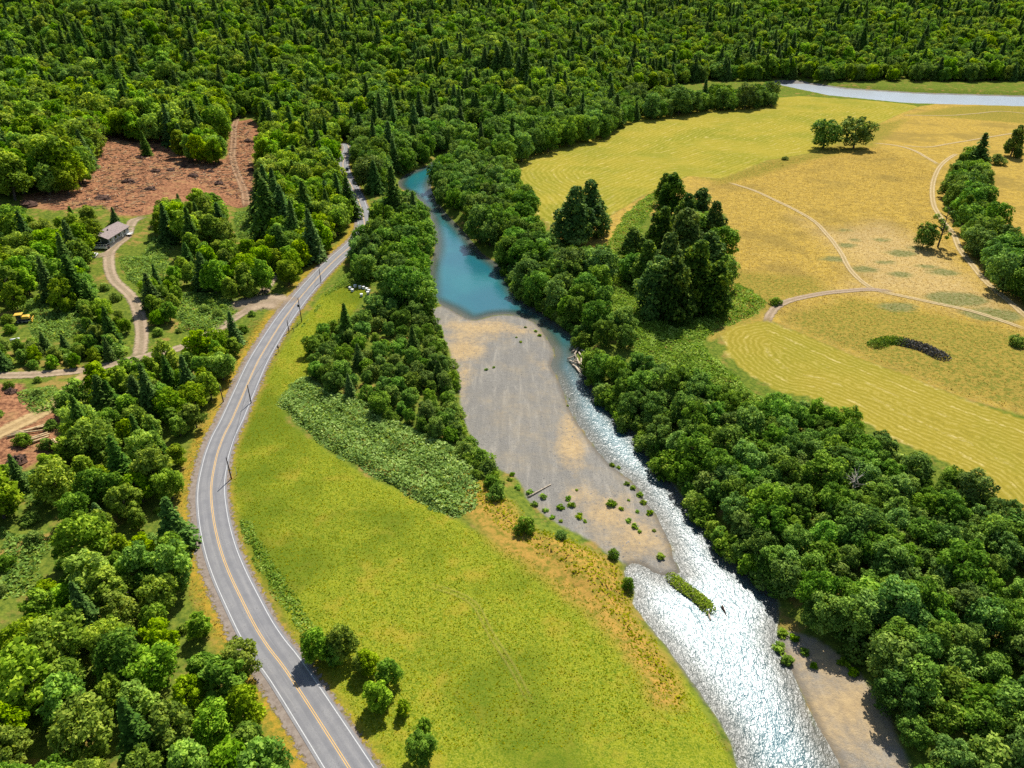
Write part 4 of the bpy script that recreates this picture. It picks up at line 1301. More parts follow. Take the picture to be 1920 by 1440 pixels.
CUTPX = [(60, 372), (140, 335), (180, 250), (310, 255), (320, 290), (425, 305), (432, 235), (470, 225), (475, 385), (350, 335), (280, 360), (268, 400), (110, 392)]
for sd, mat, nm, lb in ((1, M_SLASH, 'logging_slash', 'dark broken branches strewn over the logged slope'), (2, M_LOG, 'pale_slash', 'pale split branches strewn over the logged slope')):
    V, F = sticks(CUTPX, 2200 if sd == 1 else 700, sd, 1.0, 5.0, 0.16)
    tag(link(nm, mesh_from(nm, np.array(V), F, mat), kind='stuff'), lb, 'slash')

# pebbles and cobbles on the bar
r = np.random.default_rng(31)
Pb = r.uniform(BAR.min(0), BAR.max(0), (40000, 2))
Pb = Pb[(sdf(Pb, BAR) < -0.5) & (sdf(Pb, WATER) > 0.4)][:9000]
zb = height(Pb[:, 0], Pb[:, 1])
sz = r.uniform(0.06, 0.2, len(Pb)) * np.where(r.uniform(size=len(Pb)) > .97, 2.2, 1)
tet = np.array([(1, 0, 0), (-.5, .87, 0), (-.5, -.87, 0), (0.1, 0, .8)])
V = (Pb[:, None, :].repeat(4, 1))
V = np.concatenate([V, zb[:, None, None].repeat(4, 1)], 2) + tet[None] * sz[:, None, None] - np.array([0, 0, .02])
F = (np.array([(0, 1, 3), (1, 2, 3), (2, 0, 3)])[None] + 4 * np.arange(len(Pb))[:, None, None]).reshape(-1, 3)
tag(link('cobbles', mesh_from('cobbles', V.reshape(-1, 3), F, plain('cobble_stone', (0.17, 0.16, 0.15), .9, .5, .7)), kind='stuff'), 'scattered grey cobbles on the gravel bar', 'cobbles')

# ------------------------------------------------------------------ shrubs one can count
SH = PROTO['willow_shrub']


def shrub(px, py, h, label, group=None, w=1.0, name='willow_shrub', off=None):
    x, y = at(px, py, h * 0.4 if off is None else off)
    s = h / 4
    o = empty(name, (x, y, hz(x, y) - 0.1), random.uniform(0, 6.28))
    o.scale = (s * w, s * w, s)
    tr, cr = random.choice(SH)
    link('trunk', tr, o)
    link('crown', cr, o)
    return tag(o, label, 'shrub', group)


TUFTS = [broad_crown(700 + i, 1, 0.75, 0, bush, 8, 260, 0.14, M_MAPLE, 0.42, 'foliage') for i in range(4)]
for i, (px, py, h) in enumerate([(985, 613, .8), (1004, 620, 1.1), (1012, 628, 1.2), (976, 640, .9), (968, 632, .6), (912, 692, 1.0), (926, 688, .8), (970, 912, 1.3), (993, 922, 1.4), (1018, 930, 1.5), (1003, 944, 1.4), (1022, 956, 1.1), (1050, 950, 1.4), (1072, 946, 1.5), (1066, 933, 1.3),
                                (1036, 968, 1.0), (1052, 976, .8), (1088, 966, 1.5), (1097, 976, .8), (1082, 918, .6), (1146, 943, 1.8), (1165, 953, 1.0), (1176, 906, 1.2), (1187, 914, 1.2), (1200, 926, 1.3), (1206, 940, 1.3), (1219, 960, 1.4), (1178, 937, .6), (1195, 958, .8), (1180, 975, 1.2), (1190, 985, 1.3), (1200, 996, .8),
                                (1226, 994, .7), (1148, 870, 1.2), (1160, 876, 1.0), (1240, 1043, 1.5), (1468, 1185, 1.6), (1464, 1212, 2.0), (1476, 1236, 2.0), (1492, 1196, 1.4), (1508, 1220, 1.3), (1525, 1246, 1.2), (1585, 1242, 1.8), (1600, 1256, 1.6), (940, 905, 1.4), (955, 898, 1.2), (960, 888, 1.2), (1064, 760, .6), (1068, 748, .5)]):
    x, y = at(px, py, h * .4)
    o = empty('riverside_weed', (x, y, hz(x, y) - .05), random.uniform(0, 6.28))
    o.scale = (h * 1.15, h * 1.15, h * .7)
    link('foliage', TUFTS[i % 4], o)
    tag(o, 'single rounded green bush near the gravel bar tip' if (px, py) == (1240, 1043) else ('small green weed clump on the bare gravel beside the river' if px < 1400 else 'bright green weed clump on the sandy strip below the riverbank wood'), 'weed', 'weed clumps on the gravel')
for px, py, h, w, lb in ((985, 985, 4.2, 1.0, 'large rounded dark green bush on the bank above the gravel bar'), (1052, 1004, 2.4, 1.1, 'low brown green bush next to the large rounded bank bush'), (1150, 1040, 2.6, .9, 'green bush at the head of the small backwater'), (1178, 1095, 3.4, .7, 'spindly bush leaning over the backwater shore'),
                         (1472, 297, 2.6, 1.5, 'small dark bush alone in the upper pasture'), (1908, 640, 4.0, 1.2, 'round green bush in the weedy lower pasture'), (1870, 300, 7, 1.3, 'bright green willowy bush between hedgerow and far conifer'), (1845, 330, 8, 1.0, 'pale leafy bush tucked under the jagged fir'),
                         (1800, 378, 7, .9, 'light green bush at the foot of the hedgerow'), (1455, 565, 3, 1.4, 'low green bush where the sandy track curls'), (905, 870, 3.2, 1, 'leafy bush on the bar rim near the dry red patch'), (1120, 440, 3.0, 1.4, 'low pale shrub beside the browner conical tree'), (1545, 262, 3, 1.3, 'low shade bush under the ragged field tree')):
    shrub(px, py, h, lb, None, w)

# scattered scrub on the uphill side of the road
r = np.random.default_rng(77)
CAND = poisson(at_many([(490, 600), (440, 700), (350, 900), (350, 1040), (400, 1200), (-100, 1300), (-140, 560), (180, 540), (340, 510), (480, 540)], 1), 7.0, 6, 5)
T_all = np.array([(t[1], t[2]) for t in TREES])
tr_lines = [smooth_line(at_many(px), 4.0) for _, _, px, _, _ in TRACKS[:6]]
cnt = 0
for p in CAND:
    P = p[None]
    if line_dist(P, ROAD)[0] < 10 or min(line_dist(P, L)[0] for L in tr_lines) < 5 or np.hypot(*(T_all - p).T).min() < 3.5 or cnt > 110:
        continue
    h = r.uniform(1.4, 3.6)
    o = empty('willow_shrub', (p[0], p[1], hz(*p) - .1), r.uniform(0, 6.28))
    o.scale = (h / 4 * 1.1, h / 4 * 1.1, h / 4)
    tr, cr = SH[cnt % 4]
    link('trunk', tr, o)
    link('crown', cr, o)
    tag(o, 'low green shrub on the scrubby slope above the road', 'shrub', 'shrubs scattered over the scrubby slope')
    cnt += 1

# ------------------------------------------------------------------ grassy islet in the river
isl = smooth_line(on_plane([(1262, 1082), (1278, 1096), (1300, 1112), (1318, 1126), (1328, 1138)], WATER_Z + .6), 1.0)
isroot = empty('grass_islet', (isl[0][0], isl[0][1], WATER_Z))
r = np.random.default_rng(5)
C, N = [], []
for p in isl:
    for _ in range(150):
        a, q = r.uniform(0, 6.28), math.sqrt(r.uniform()) * 1.9
        C.append((p[0] - isl[0][0] + math.cos(a) * q, p[1] - isl[0][1] + math.sin(a) * q, .15 + 1.1 * (1 - (q / 2.0) ** 2) * r.uniform(.5, 1.1)))
C = np.array(C)
V, F = rhombs(C, unit(np.array([0, 0, .8]) + r.normal(size=C.shape) * .6), r.uniform(.1, .28, len(C)), r)
link('foliage', mesh_from('foliage', V, F, M_MAPLE, False, dict(v=np.repeat(np.clip(.5 + .25 * r.normal(size=len(C)), 0, 1), 4))), isroot)
mv, mf = [], []
loc = isl - isl[0]
ring = np.concatenate([offset_line(loc, 1.7), offset_line(loc, -1.7)[::-1]])
m = len(ring)
mv = [(x, y, -.6) for x, y in ring] + [(x * .98, y * .98, .22) for x, y in ring]
mf = [[i, (i + 1) % m, m + (i + 1) % m, m + i] for i in range(m)] + [[m + i for i in range(m)]]
link('gravel_base', mesh_from('gravel_base', np.array(mv), mf, plain('wet_gravel', (.12, .105, .085), .9, .4, 1.5)), isroot)
tag(isroot, 'long narrow green islet in the glittering water off the bar tip', 'islet')

# ------------------------------------------------------------------ solid helpers
def boxes(specs):
    """list of (x0,x1,y0,y1,z0,z1) -> V,F"""
    V, F = [], []
    for x0, x1, y0, y1, z0, z1 in specs:
        b = len(V)
        V += [(x0, y0, z0), (x1, y0, z0), (x1, y1, z0), (x0, y1, z0), (x0, y0, z1), (x1, y0, z1), (x1, y1, z1), (x0, y1, z1)]
        F += [[b + i for i in q] for q in ((3, 2, 1, 0), (4, 5, 6, 7), (0, 1, 5, 4), (1, 2, 6, 5), (2, 3, 7, 6), (3, 0, 4, 7))]
    return V, F


def part(name, VF, mat, parent, bevel=0.0, smooth=False):
    me = mesh_from(name, np.array([tuple(v) for v in VF[0]]), VF[1], mat, smooth)
    o = link(name, me, parent)
    if bevel:
        md = o.modifiers.new('bevel', 'BEVEL')
        md.width, md.segments = bevel, 2
    return o


def prism(profile, y0, y1):
    """profile in x,z extruded along y"""
    n = len(profile)
    V = [(x, y0, z) for x, z in profile] + [(x, y1, z) for x, z in profile]
    F = [list(range(n)), list(range(2 * n - 1, n - 1, -1))] + [[i, i + n, (i + 1) % n + n, (i + 1) % n] for i in range(n)]
    return V, F


def disc(cx, cy, cz, rad, half, n=14):
    """cylinder with its axis along y"""
    V = [(cx + rad * math.cos(6.2832 * i / n), cy - half, cz + rad * math.sin(6.2832 * i / n)) for i in range(n)] + [(cx + rad * math.cos(6.2832 * i / n), cy + half, cz + rad * math.sin(6.2832 * i / n)) for i in range(n)]
    F = [list(range(n)), list(range(2 * n - 1, n - 1, -1))] + [[i, i + n, (i + 1) % n + n, (i + 1) % n] for i in range(n)]
    return V, F


M_SIDING = plain('dark_green_siding', (0.055, 0.065, 0.055), .8, .2, 1.0)
M_WALLPALE = plain('pale_grey_siding', (0.30, 0.32, 0.32), .8, .15, 1.0)
M_ROOF = plain('brown_shingles', (0.235, 0.185, 0.170), .95, .22, 1.4)
M_TRIM = plain('white_trim', (0.70, 0.69, 0.66), .7, .08, 2)
M_GLASS = plain('window_glass', (0.02, 0.025, 0.03), .08, .1, 1, .6)
M_TYRE = plain('black_rubber', (0.02, 0.02, 0.02), .9, .2, 3)
M_METAL = plain('grey_steel', (0.22, 0.22, 0.22), .5, .15, 2, .5, .6)
M_CARW = plain('white_car_paint', (0.70, 0.70, 0.68), .3, .04, 1, .5)
M_CARD = plain('dark_car_paint', (0.018, 0.020, 0.024), .3, .1, 1, .5)
M_YEL = plain('machine_yellow', (0.60, 0.36, 0.04), .55, .15, 1.5, .4)
M_POLE = plain('creosote_wood', (0.070, 0.050, 0.040), .9, .3, 2)
M_POST = plain('weathered_wood', (0.13, 0.105, 0.08), .9, .3, 2)
M_RED = plain('red_lamp', (0.35, 0.02, 0.02), .3, .05, 1, .5)

# ------------------------------------------------------------------ house
A = np.array(at(207, 466))
B = np.array(at(237, 443))
ax = (B - A)
LEN = 19.0
ang = math.atan2(ax[1], ax[0])
hx, hy = A
ux = np.array([math.cos(ang), math.sin(ang)])
uy = np.array([-ux[1], ux[0]])
WID = 9.5
gz = max(hz(*(A + ux * a_ + uy * b_)) for a_ in (0, LEN) for b_ in (0, WID)) - .6
house = empty('house', (hx, hy, gz), ang)
part('foundation', boxes([(0.1, LEN - .1, .1, WID - .1, -2.5, 0.5)]), plain('concrete', (.3, .29, .27), .9), house)
wl = part('wall', prism([(0, .5), (WID, .5), (WID, 3.5), (WID / 2, 5.4), (0, 3.5)], 0, LEN), M_SIDING, house)
# the prism runs along y with its profile across x: turn it so that it runs along the house's length
wl.rotation_euler = (0, 0, -math.pi / 2)
wl.scale = (-1, 1, 1)
part('side_wall', boxes([(.3, LEN - .3, -.06, 0.0, .6, 3.35)]), M_WALLPALE, house)
ov = .7
rf = part('roof', prism([(-ov, 3.42 - .25), (-ov, 3.62 - .25), (WID / 2, 5.72), (WID + ov, 3.62 - .25), (WID + ov, 3.42 - .25), (WID / 2, 5.50)], -.8, LEN + .6), M_ROOF, house)
rf.rotation_euler = (0, 0, -math.pi / 2)
rf.scale = (-1, 1, 1)
part('vent_pipe', tubes([([(3.3, 7.2, 4.2), (3.3, 7.2, 5.5)], [.22, .22]), ([(3.3, 7.2, 5.5), (3.3, 7.2, 5.75)], [.34, .30])], 8), M_TYRE, rf)
for i in range(24):                                        # shingle courses, each a real lip
    f0 = (i + .5) / 24 if False else 0
for x0, x1, z0, z1, kind in ((1.2, 2.6, 1.5, 2.9, 'w'), (3.6, 4.6, .6, 2.8, 'd'), (5.6, 7.4, 1.5, 2.9, 'w'), (8.8, 10.6, 1.5, 2.9, 'w'), (12.0, 13.0, .6, 2.8, 'd'), (14.2, 15.8, 1.5, 2.9, 'w')):
    nm = 'window' if kind == 'w' else 'door'
    f = part(nm, boxes([(x0, x1, -.10, -.062, z0, z1)]), M_GLASS if kind == 'w' else M_TRIM, house)
    part('frame', boxes([(x0 - .16, x0 - .002, -.15, -.063, z0 - .14, z1 + .14), (x1 + .002, x1 + .16, -.15, -.063, z0 - .14, z1 + .14), (x0, x1, -.15, -.063, z1 + .002, z1 + .14), (x0, x1, -.15, -.063, z0 - .14, z0 - .002)]), M_TRIM, f)
f = part('window', boxes([(-.05, -.003, 3.6, 5.4, 1.6, 3.0)]), M_GLASS, house)
part('frame', boxes([(-.1, -.004, 3.44, 3.598, 1.46, 3.14), (-.1, -.004, 5.402, 5.56, 1.46, 3.14), (-.1, -.004, 3.6, 5.4, 3.002, 3.14), (-.1, -.004, 3.6, 5.4, 1.46, 1.598)]), M_TRIM, f)
dk = part('deck', boxes([(-2.6, -.1, -.2, WID, .25, .45)]), plain('deck_boards', (.16, .12, .10), .9), house)
part('railing', boxes([(-2.6, -2.5, -.2, WID, 1.25, 1.40), (-2.6, -.1, -.2, -.1, 1.25, 1.40)] + [(-2.6, -2.5, y_, y_ + .1, .452, 1.248) for y_ in np.linspace(-.18, WID - .12, 8)]), M_TRIM, dk)
part('skirting_board', boxes([(-2.72, -2.61, -.25, WID, -.6, .44)]), M_TRIM, dk)
po = part('side_porch', boxes([(15.6, 18.6, -2.2, -.16, .25, .45)]), M_TRIM, house)
part('porch_rail', boxes([(15.6, 18.6, -2.2, -2.1, 1.1, 1.25), (18.5, 18.6, -2.09, -.2, 1.1, 1.25)] + [(x_, x_ + .1, -2.2, -2.1, .452, 1.098) for x_ in (15.6, 16.5, 17.5, 18.5)]), M_TRIM, po)
for x_ in (15.7, 18.4):
    part('porch_post', boxes([(x_, x_ + .12, -2.1, -1.98, -1.6, .248)]), M_POST, po)
tag(house, 'single storey house with brown gable roof and dark green walls beside the driveway', 'house')

tx, ty = at(163, 460)
tank = empty('storage_tank', (tx, ty, hz(tx, ty)), .4)
part('shell', tubes([([(-2.0, 0, 1.5), (-1.75, 0, 1.5), (1.75, 0, 1.5), (2.0, 0, 1.5)], [.5, 1.15, 1.15, .5])], 14), M_TRIM, tank, 0, True)
for x_ in (-1.2, 1.2):
    part('leg', boxes([(x_ - .12, x_ + .12, -.8, .8, -.3, .55)]), M_METAL, tank)
tag(tank, 'white rounded storage tank beside the dark gable end of the house', 'tank')


def car(name, px, py, rz, body, label, long_=4.7, hgt=1.75):
    x, y = at(px, py)
    o = empty(name, (x, y, max(hz(x, y), 0.03 if name == 'dark_suv' else -9)), rz)
    L, W = long_, 1.9
    part('body', prism([(-L / 2, .42), (L / 2, .42), (L / 2, .86), (L / 2 - .25, 1.02), (L * .2, 1.06), (-L / 2 + .08, 1.06), (-L / 2, .95)], -W / 2, W / 2), body, o, .05)
    cb = part('cabin', prism([(L * .2, 1.062), (L * .06, hgt), (-L * .38, hgt), (-L * .46, 1.062)], -W / 2 + .1, W / 2 - .1), M_GLASS, o, .04)
    part('roof_panel', boxes([(-L * .385, L * .065, -W / 2 + .13, W / 2 - .13, hgt + .003, hgt + .05)]), body, cb)
    for wx_ in (-L * .31, L * .31):
        for s_ in (-1, 1):
            t = part('wheel', disc(wx_, s_ * (W / 2 - .08), .34, .34, .12), M_TYRE, o)
            part('rim', disc(wx_, s_ * (W / 2 + .045), .34, .2, .02), M_METAL, t)
    for s_ in (-1, 1):
        part('headlight', boxes([(L / 2 + .003, L / 2 + .03, s_ * .65 - .18, s_ * .65 + .18, .68, .84)]), M_TRIM, o)
        part('tail_light', boxes([(-L / 2 - .03, -L / 2 - .003, s_ * .75 - .12, s_ * .75 + .12, .7, .92)]), M_RED, o)
    return tag(o, label, 'car')


car('parked_car', 178, 481, ang + .2, M_CARW, 'white car parked in the gravel yard beside the house')
i0 = int(np.argmin(np.hypot(*(ROAD - np.array(at(650, 319))).T)))
rdv = ROAD[i0 + 2] - ROAD[i0 - 2]
car('dark_suv', 651, 319, math.atan2(rdv[1], rdv[0]), M_CARD, 'dark car driving on the shaded far bend of the road', 5.0, 1.9)

# ------------------------------------------------------------------ tracked logging machine
x, y = at(44, 603)
mc = empty('log_loader', (x, y, hz(x, y) + .05), R(18))
for s_ in (-1, 1):
    t = part('crawler_track', prism([(-2.1, .35), (-1.7, 0), (1.7, 0), (2.1, .35), (2.1, .75), (1.7, 1.05), (-1.7, 1.05), (-2.1, .75)], s_ * 1.2 - .32, s_ * 1.2 + .32), M_TYRE, mc)
    for q in (-1.4, 0, 1.4):
        part('roller', disc(q, s_ * 1.54, .52, .34, .02), M_METAL, t)
part('chassis', boxes([(-1.6, 1.6, -.86, .86, .55, 1.25)]), M_METAL, mc, .04)
part('engine_hood', prism([(.2, 1.27), (2.5, 1.27), (2.5, 2.0), (2.2, 2.25), (.2, 2.25)], -1.05, 1.05), M_YEL, mc, .05)
cbn = part('cab', boxes([(-1.7, .1, -.95, .95, 1.27, 3.0)]), M_GLASS, mc, .05)
part('cab_roof', boxes([(-2.2, .5, -1.25, 1.25, 3.003, 3.2)]), M_YEL, cbn, .04)
for q in ((-1.75, -1.0), (-1.75, .88), (.04, -1.0), (.04, .88)):
    part('cab_post', boxes([(q[0], q[0] + .12, q[1], q[1] + .12, 1.26, 3.0)]), M_YEL, cbn)
part('push_blade', prism([(3.2, .1), (3.45, .1), (3.3, .7), (3.5, 1.3), (3.25, 1.3), (3.1, .7)], -1.7, 1.7), M_YEL, mc)
for s_ in (-1, 1):
    part('blade_arm', tubes([([(.3, s_ * 1.58, .6), (3.1, s_ * 1.58, .6)], [.11, .11])], 6), M_METAL, mc)
tag(mc, 'yellow tracked logging machine parked on bare earth beside the scrub', 'machine')


# ------------------------------------------------------------------ logs, driftwood, brush piles
def log(name, p0, p1, r0, r1, mat, label, cat='log', group=None, bend=0.0):
    p0, p1 = Vector(p0), Vector(p1)
    o = empty(name, p0)
    d = p1 - p0
    mid = d * .5 + Vector((-d.y, d.x, 0)) * bend
    part('stem', tubes([([(0, 0, 0), mid * .5, mid, mid + (d - mid) * .55, d], [r0, r0 * .95, (r0 + r1) / 2, r1 * 1.08, r1])], 8), mat, o, 0, True)
    part('cut_face', tubes([([d * -.004 / max(d.length, 1), d * -.03 / max(d.length, 1)], [r0 * .98, r0 * .9])], 8), M_LOG, o)
    return tag(o, label, cat, group)


for j, (a_, b_) in enumerate([((15, 822), (85, 800)), ((22, 818), (92, 797)), ((28, 815), (82, 802)), ((40, 815), (85, 809)), ((53, 827), (90, 813)), ((57, 829), (95, 816)), ((62, 832), (92, 820)), ((48, 812), (96, 795))]):
    p, q = at(*a_), at(*b_)
    log('cut_log', (*p, hz(*p) + .5 + .1 * (j % 3)), (*q, hz(*q) + .45 + .12 * (j % 2)), .36, .24, M_LOG, 'long pale cut log stacked beside the tan logging track', 'log', 'cut logs beside the logging track')
for a_, b_ in (((97, 827), (104, 836)), ((101, 825), (107, 833))):
    p, q = at(*a_), at(*b_)
    log('short_log', (*p, hz(*p) + .4), (*q, hz(*q) + .4), .3, .27, M_LOG, 'short cut log lying apart from the long log stack', 'log', 'short logs by the log stack')
p, q = at(20, 641), at(38, 638)
log('pale_log', (*p, hz(*p) + .7), (*q, hz(*q) + .7), .45, .4, M_TRIM, 'bleached log lying in scrub near the yellow machine')


def plz(a_, z):
    w = on_plane([a_], z)[0]
    return (w[0], w[1], z)


for j, (a_, b_) in enumerate([((1072, 660), (1087, 648)), ((1083, 655), (1081, 672)), ((1082, 672), (1087, 684)), ((1064, 673), (1079, 666)), ((1073, 683), (1079, 673)), ((1074, 684), (1089, 696)), ((1085, 678), (1099, 701)), ((1090, 656), (1101, 664)), ((1085, 660), (1096, 673)), ((1088, 690), (1100, 699)), ((1080, 688), (1095, 705)), ((1076, 678), (1087, 677)), ((1090, 668), (1094, 690)), ((1068, 676), (1083, 681))]):
    log('driftwood_log', plz(a_, -3.9 + .12 * (j % 4)), plz(b_, -3.5 + .25 * (j % 5)), .34, .16, M_DRIFT, 'weathered driftwood log jammed against the bank at the narrow channel', 'driftwood', 'driftwood jam in the narrow channel', random.uniform(-.12, .12))
log('driftwood_log', (*at(990, 933), hz(*at(990, 933)) + .25), (*at(1033, 909), hz(*at(1033, 909)) + .2), .28, .14, M_DRIFT, 'long pale driftwood log stranded among weeds on the gravel bar', 'driftwood')
log('driftwood_log', plz((1327, 1146), -4.0), plz((1332, 1163), -4.15), .3, .2, M_DRIFT, 'pale log end trailing off the green islet into the water', 'driftwood')
log('sunken_snag', plz((1354, 1136), -3.9), plz((1363, 1157), -4.3), .28, .12, M_SLASH, 'dark snag breaking the glittering water beside the islet', 'driftwood')


def brush(px, py, rad, mat, label, n=34):
    x, y = at(px, py)
    o = empty('brush_pile', (x, y, hz(x, y) - .1))
    rr = random.Random(px)
    sp = []
    for _ in range(n):
        a, q = rr.uniform(0, 6.28), rr.uniform(0, rad * .55)
        b = rr.uniform(0, 6.28)
        l = rr.uniform(.5, 1.0) * rad
        c_ = Vector((math.cos(a) * q, math.sin(a) * q, rr.uniform(.1, .55) * rad * (1 - q / rad)))
        d = Vector((math.cos(b), math.sin(b), rr.uniform(-.25, .45))) * l * .5
        e = rr.uniform(.08, .28)
        sp.append(([c_ - d, c_ + d], [e, e * .6]))
    part('branches', tubes(sp, 5), mat, o)
    bumpy = []
    for i in range(7):
        for k2 in range(10):
            t = i / 6
            q = rad * .8 * math.cos(t * 1.4) * rr.uniform(.8, 1.15)
            bumpy.append((math.cos(k2 * .628) * q, math.sin(k2 * .628) * q, rad * .42 * math.sin(t * 1.5)))
    F_ = [[i * 10 + k2, i * 10 + (k2 + 1) % 10, (i + 1) * 10 + (k2 + 1) % 10, (i + 1) * 10 + k2] for i in range(6) for k2 in range(10)]
    part('soil_heap', (bumpy, F_), M_REDSLASH, o)
    return tag(o, label, 'brush pile', 'brush piles on the logged slope')


for px, py, rad in ((239, 341, 3.6), (282, 355, 3.4), (291, 322, 3.2), (262, 297, 2.6), (320, 320, 3.0), (362, 331, 3.4), (192, 374, 4.6), (410, 345, 3.0), (55, 385, 4.5), (262, 245, 3.0), (345, 312, 2.4), (465, 265, 3.2), (470, 320, 3.0), (395, 322, 2.4)):
    brush(px, py, rad * 1.25, M_SLASH, 'dark heap of stumps and branches on the red logged slope')
brush(32, 865, 3.4, M_SLASH, 'dark and red brush heap below the log stack')
brush(20, 735, 2.4, M_SLASH, 'brush heap on bare earth above the logging track')

# ------------------------------------------------------------------ dead and half dead trees
def dead_tree(name, px, py, h, label, leaves=0, mat=M_PALEBARK):
    x, y = at(px, py, h * .5)
    o = empty(name, (x, y, hz(x, y) - .2))
    rr = random.Random(px)
    sp = [([(0, 0, 0), (.2, .1, h * .5), (-.1, .2, h)], [h * .022, h * .015, .04])]
    for i in range(16):
        z = h * rr.uniform(.3, .95)
        a = rr.uniform(0, 6.28)
        l = (h - z) * .45 + h * .08
        sp.append(([(0, 0, z), (math.cos(a) * l * .6, math.sin(a) * l * .6, z + l * .25), (math.cos(a) * l, math.sin(a) * l, z + l * rr.uniform(.2, .8))], [h * .009, h * .005, .02]))
    part('trunk', tubes(sp, 6), mat, o)
    if leaves:
        me = broad_crown(px, h, h * .34, h * .15, tall, 12, leaves, .42, M_CEDAR, .24)
        link('crown', me, o)
    return tag(o, label, 'tree')


dead_tree('half_dead_tree', 1770, 425, 21, 'half dead dark tree with bare limbs beside the two rut track', 1500, M_BARK)
dead_tree('dead_tree', 1603, 905, 12, 'bare grey dead tree poking out of the riverbank wood')
dead_tree('dead_tree', 218, 1120, 9, 'fallen grey snag tangled in the roadside wood')

# dead brush mound in the lower pasture
W = at_many([(1640, 648), (1665, 640), (1700, 645), (1735, 655), (1765, 670)])
bm = empty('brush_mound', (W[0][0], W[0][1], hz(*W[0])))
r = np.random.default_rng(3)
ln = smooth_line(W, 1.0)
for nm, rngs, mat in (('green_growth', (0, .5), M_ALDER), ('grey_twigs', (.45, 1.0), leaf_material('grey_twigs', (.05, .05, .045), (.11, .105, .095), (.2, .19, .17), .1, .2))):
    C = []
    for t in np.arange(int(rngs[0] * len(ln)), int(rngs[1] * len(ln))):
        p = ln[t]
        for _ in range(110):
            a, q = r.uniform(0, 6.28), math.sqrt(r.uniform()) * 3.4
            C.append((p[0] - W[0][0] + math.cos(a) * q, p[1] - W[0][1] + math.sin(a) * q, hz(*p) - hz(*W[0]) + 2.2 * max(0.05, 1 - (q / 3.5) ** 2) * r.uniform(.4, 1.05)))
    C = np.array(C)
    V, F = rhombs(C, unit(np.array([0, 0, .5]) + r.normal(size=C.shape) * .7), r.uniform(.15, .4, len(C)), r, 1.4)
    link(nm, mesh_from(nm, V, F, mat, False, dict(v=np.repeat(np.clip(.5 + .25 * r.normal(size=len(C)), 0, 1), 4))), bm)
tag(bm, 'long mound of half dead brush in the weedy lower pasture', 'brush')

# ------------------------------------------------------------------ hives, poles, posts, sign
for j, (px, py) in enumerate([(657, 543), (661, 547), (666, 539), (675, 541), (682, 542), (688, 545), (692, 548), (690, 552), (678, 556)]):
    x, y = at(px, py)
    o = empty('beehive', (x, y, hz(x, y)), random.uniform(-.5, .5))
    part('stand', boxes([(-.5, .5, -.45, .45, 0, .25)]), M_POST, o)
    part('hive_box', boxes([(-.52, .52, -.48, .48, .252, .70), (-.50, .50, -.46, .46, .703, 1.15)]), M_TRIM, o)
    part('lid', boxes([(-.58, .58, -.54, .54, 1.153, 1.28)]), M_TRIM, o)
    tag(o, 'white box hive in the cluster at the upper meadow corner', 'hive', 'white hives at the meadow corner')


def pole_height(x, y, z0, top):
    d = ray(*top)
    t = math.hypot(x, y) / math.hypot(d[0], d[1])
    return CAM_H + d[2] * t - z0


POLES = [((434, 898), (425, 858), 'utility pole beside the meadow brambles, lowest along the road'), ((471, 756), (463, 723), 'utility pole casting its shadow onto the road above the first bend'), ((566, 604), (558, 559), 'tall utility pole with transformer across from the gravel apron'),
         ((602, 530), (599, 504), 'slim utility pole beside the straight road above the apron'), ((542, 623), (539, 601), 'short stub pole next to the tall transformer pole'), ((419, 754), (412, 722), 'utility pole on the uphill verge against the roadside wood'), ((604, 487), (613, 450), 'pale leaning utility pole on the uphill verge below the firs')]
tops = []
for j, (b_, t_, lb) in enumerate(POLES):
    x, y = at(*b_)
    z0 = hz(x, y)
    h = max(5.0, min(13, pole_height(x, y, z0, t_)))
    o = empty('utility_pole', (x, y, z0 - .3))
    part('pole', tubes([([(0, 0, 0), (0, 0, h * .5), (0, 0, h + .3)], [.19, .165, .13])], 9), M_POLE if j != 6 else M_PALEBARK, o, 0, True)
    if j != 4:
        part('insulator', tubes([([(0, 0, h + .3), (0, 0, h + .42), (0, 0, h + .52)], [.05, .10, .05])], 8), M_METAL, o)
    if j == 2:
        tf = part('transformer', tubes([([(-.48, 0, h * .66), (-.48, 0, h * .66 + .1), (-.48, 0, h * .66 + .95), (-.48, 0, h * .66 + 1.05)], [.2, .3, .3, .2])], 12), M_TYRE, o, 0, True)
        part('bracket', boxes([(-.3, -.1, -.05, .05, h * .66 + .3, h * .66 + .4)]), M_METAL, tf)
    tag(o, lb, 'utility pole', 'utility poles along the road')
    tops.append((x, y, z0 + h))


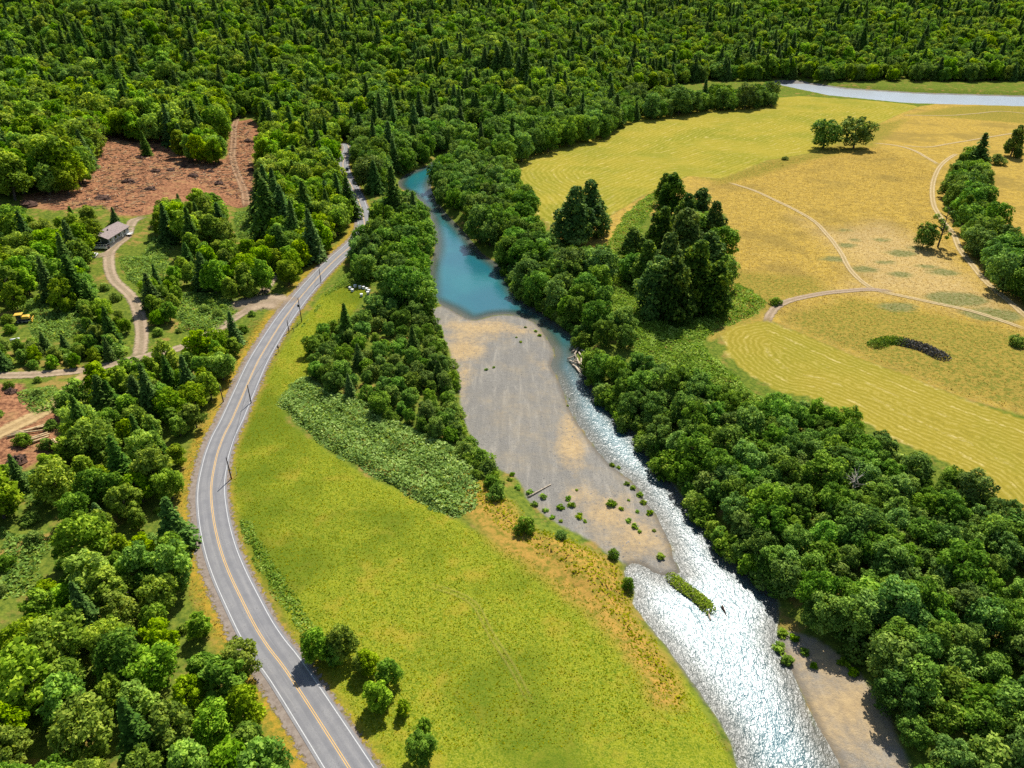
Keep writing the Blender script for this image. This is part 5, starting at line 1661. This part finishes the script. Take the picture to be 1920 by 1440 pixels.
def wire(p, q, label):
    p, q = Vector(p), Vector(q)
    n = 12
    pts = [p.lerp(q, i / n) - Vector((0, 0, (p - q).length * .03 * 4 * (i / n) * (1 - i / n))) for i in range(n + 1)]
    o = link('power_line', mesh_from('power_line', np.array([tuple(v) for v in tubes([(pts, [.03] * (n + 1))], 4)[0]]), tubes([(pts, [.03] * (n + 1))], 4)[1], M_TYRE))
    tag(o, label, 'power line')


wire(tops[0], tops[1], 'thin cable from the lowest roadside pole to the next above')
wire(tops[1], tops[2], 'thin cable from the shadow casting pole to the transformer pole')
wire(tops[2], tops[3], 'thin cable from the transformer pole to the slim pole above')
wire(tops[3], tops[6], 'thin cable crossing the road to the pale leaning pole')

for px, py, h, lb in ((551, 622, 1.6, 'short wooden fence post by the stub pole'), (558, 612, 1.8, 'wooden fence post at the foot of the transformer pole'), (444, 890, 3.0, 'thin pale stake in the meadow behind the lowest pole')):
    x, y = at(px, py)
    o = empty('fence_post', (x, y, hz(x, y) - .2))
    part('post', tubes([([(0, 0, 0), (.03, 0, h * .5), (0, .02, h)], [.12, .11, .10] if h < 2.5 else [.06, .05, .05])], 7), M_POST if h < 2.5 else M_TRIM, o)
    part('cap', tubes([([(0, .02, h), (0, .02, h + .04)], [.105, .06] if h < 2.5 else [.052, .03])], 7), M_PALEBARK, o)
    tag(o, lb, 'post')
x, y = at(523, 661)
sg = empty('road_sign', (x, y, hz(x, y) - .2), R(-25))
part('post', boxes([(-.06, .06, -.06, .06, 0, 3.4)]), M_POST, sg)
part('panel', ([(0, -.075, 1.75), (.65, -.075, 2.4), (0, -.075, 3.05), (-.65, -.075, 2.4), (0, -.063, 1.75), (.65, -.063, 2.4), (0, -.063, 3.05), (-.65, -.063, 2.4)], [[0, 1, 2, 3], [7, 6, 5, 4], [0, 4, 5, 1], [1, 5, 6, 2], [2, 6, 7, 3], [3, 7, 4, 0]]), plain('sign_back', (.16, .11, .08), .7), sg)
tag(sg, 'small diamond road sign on a post, seen from its brown back', 'sign')
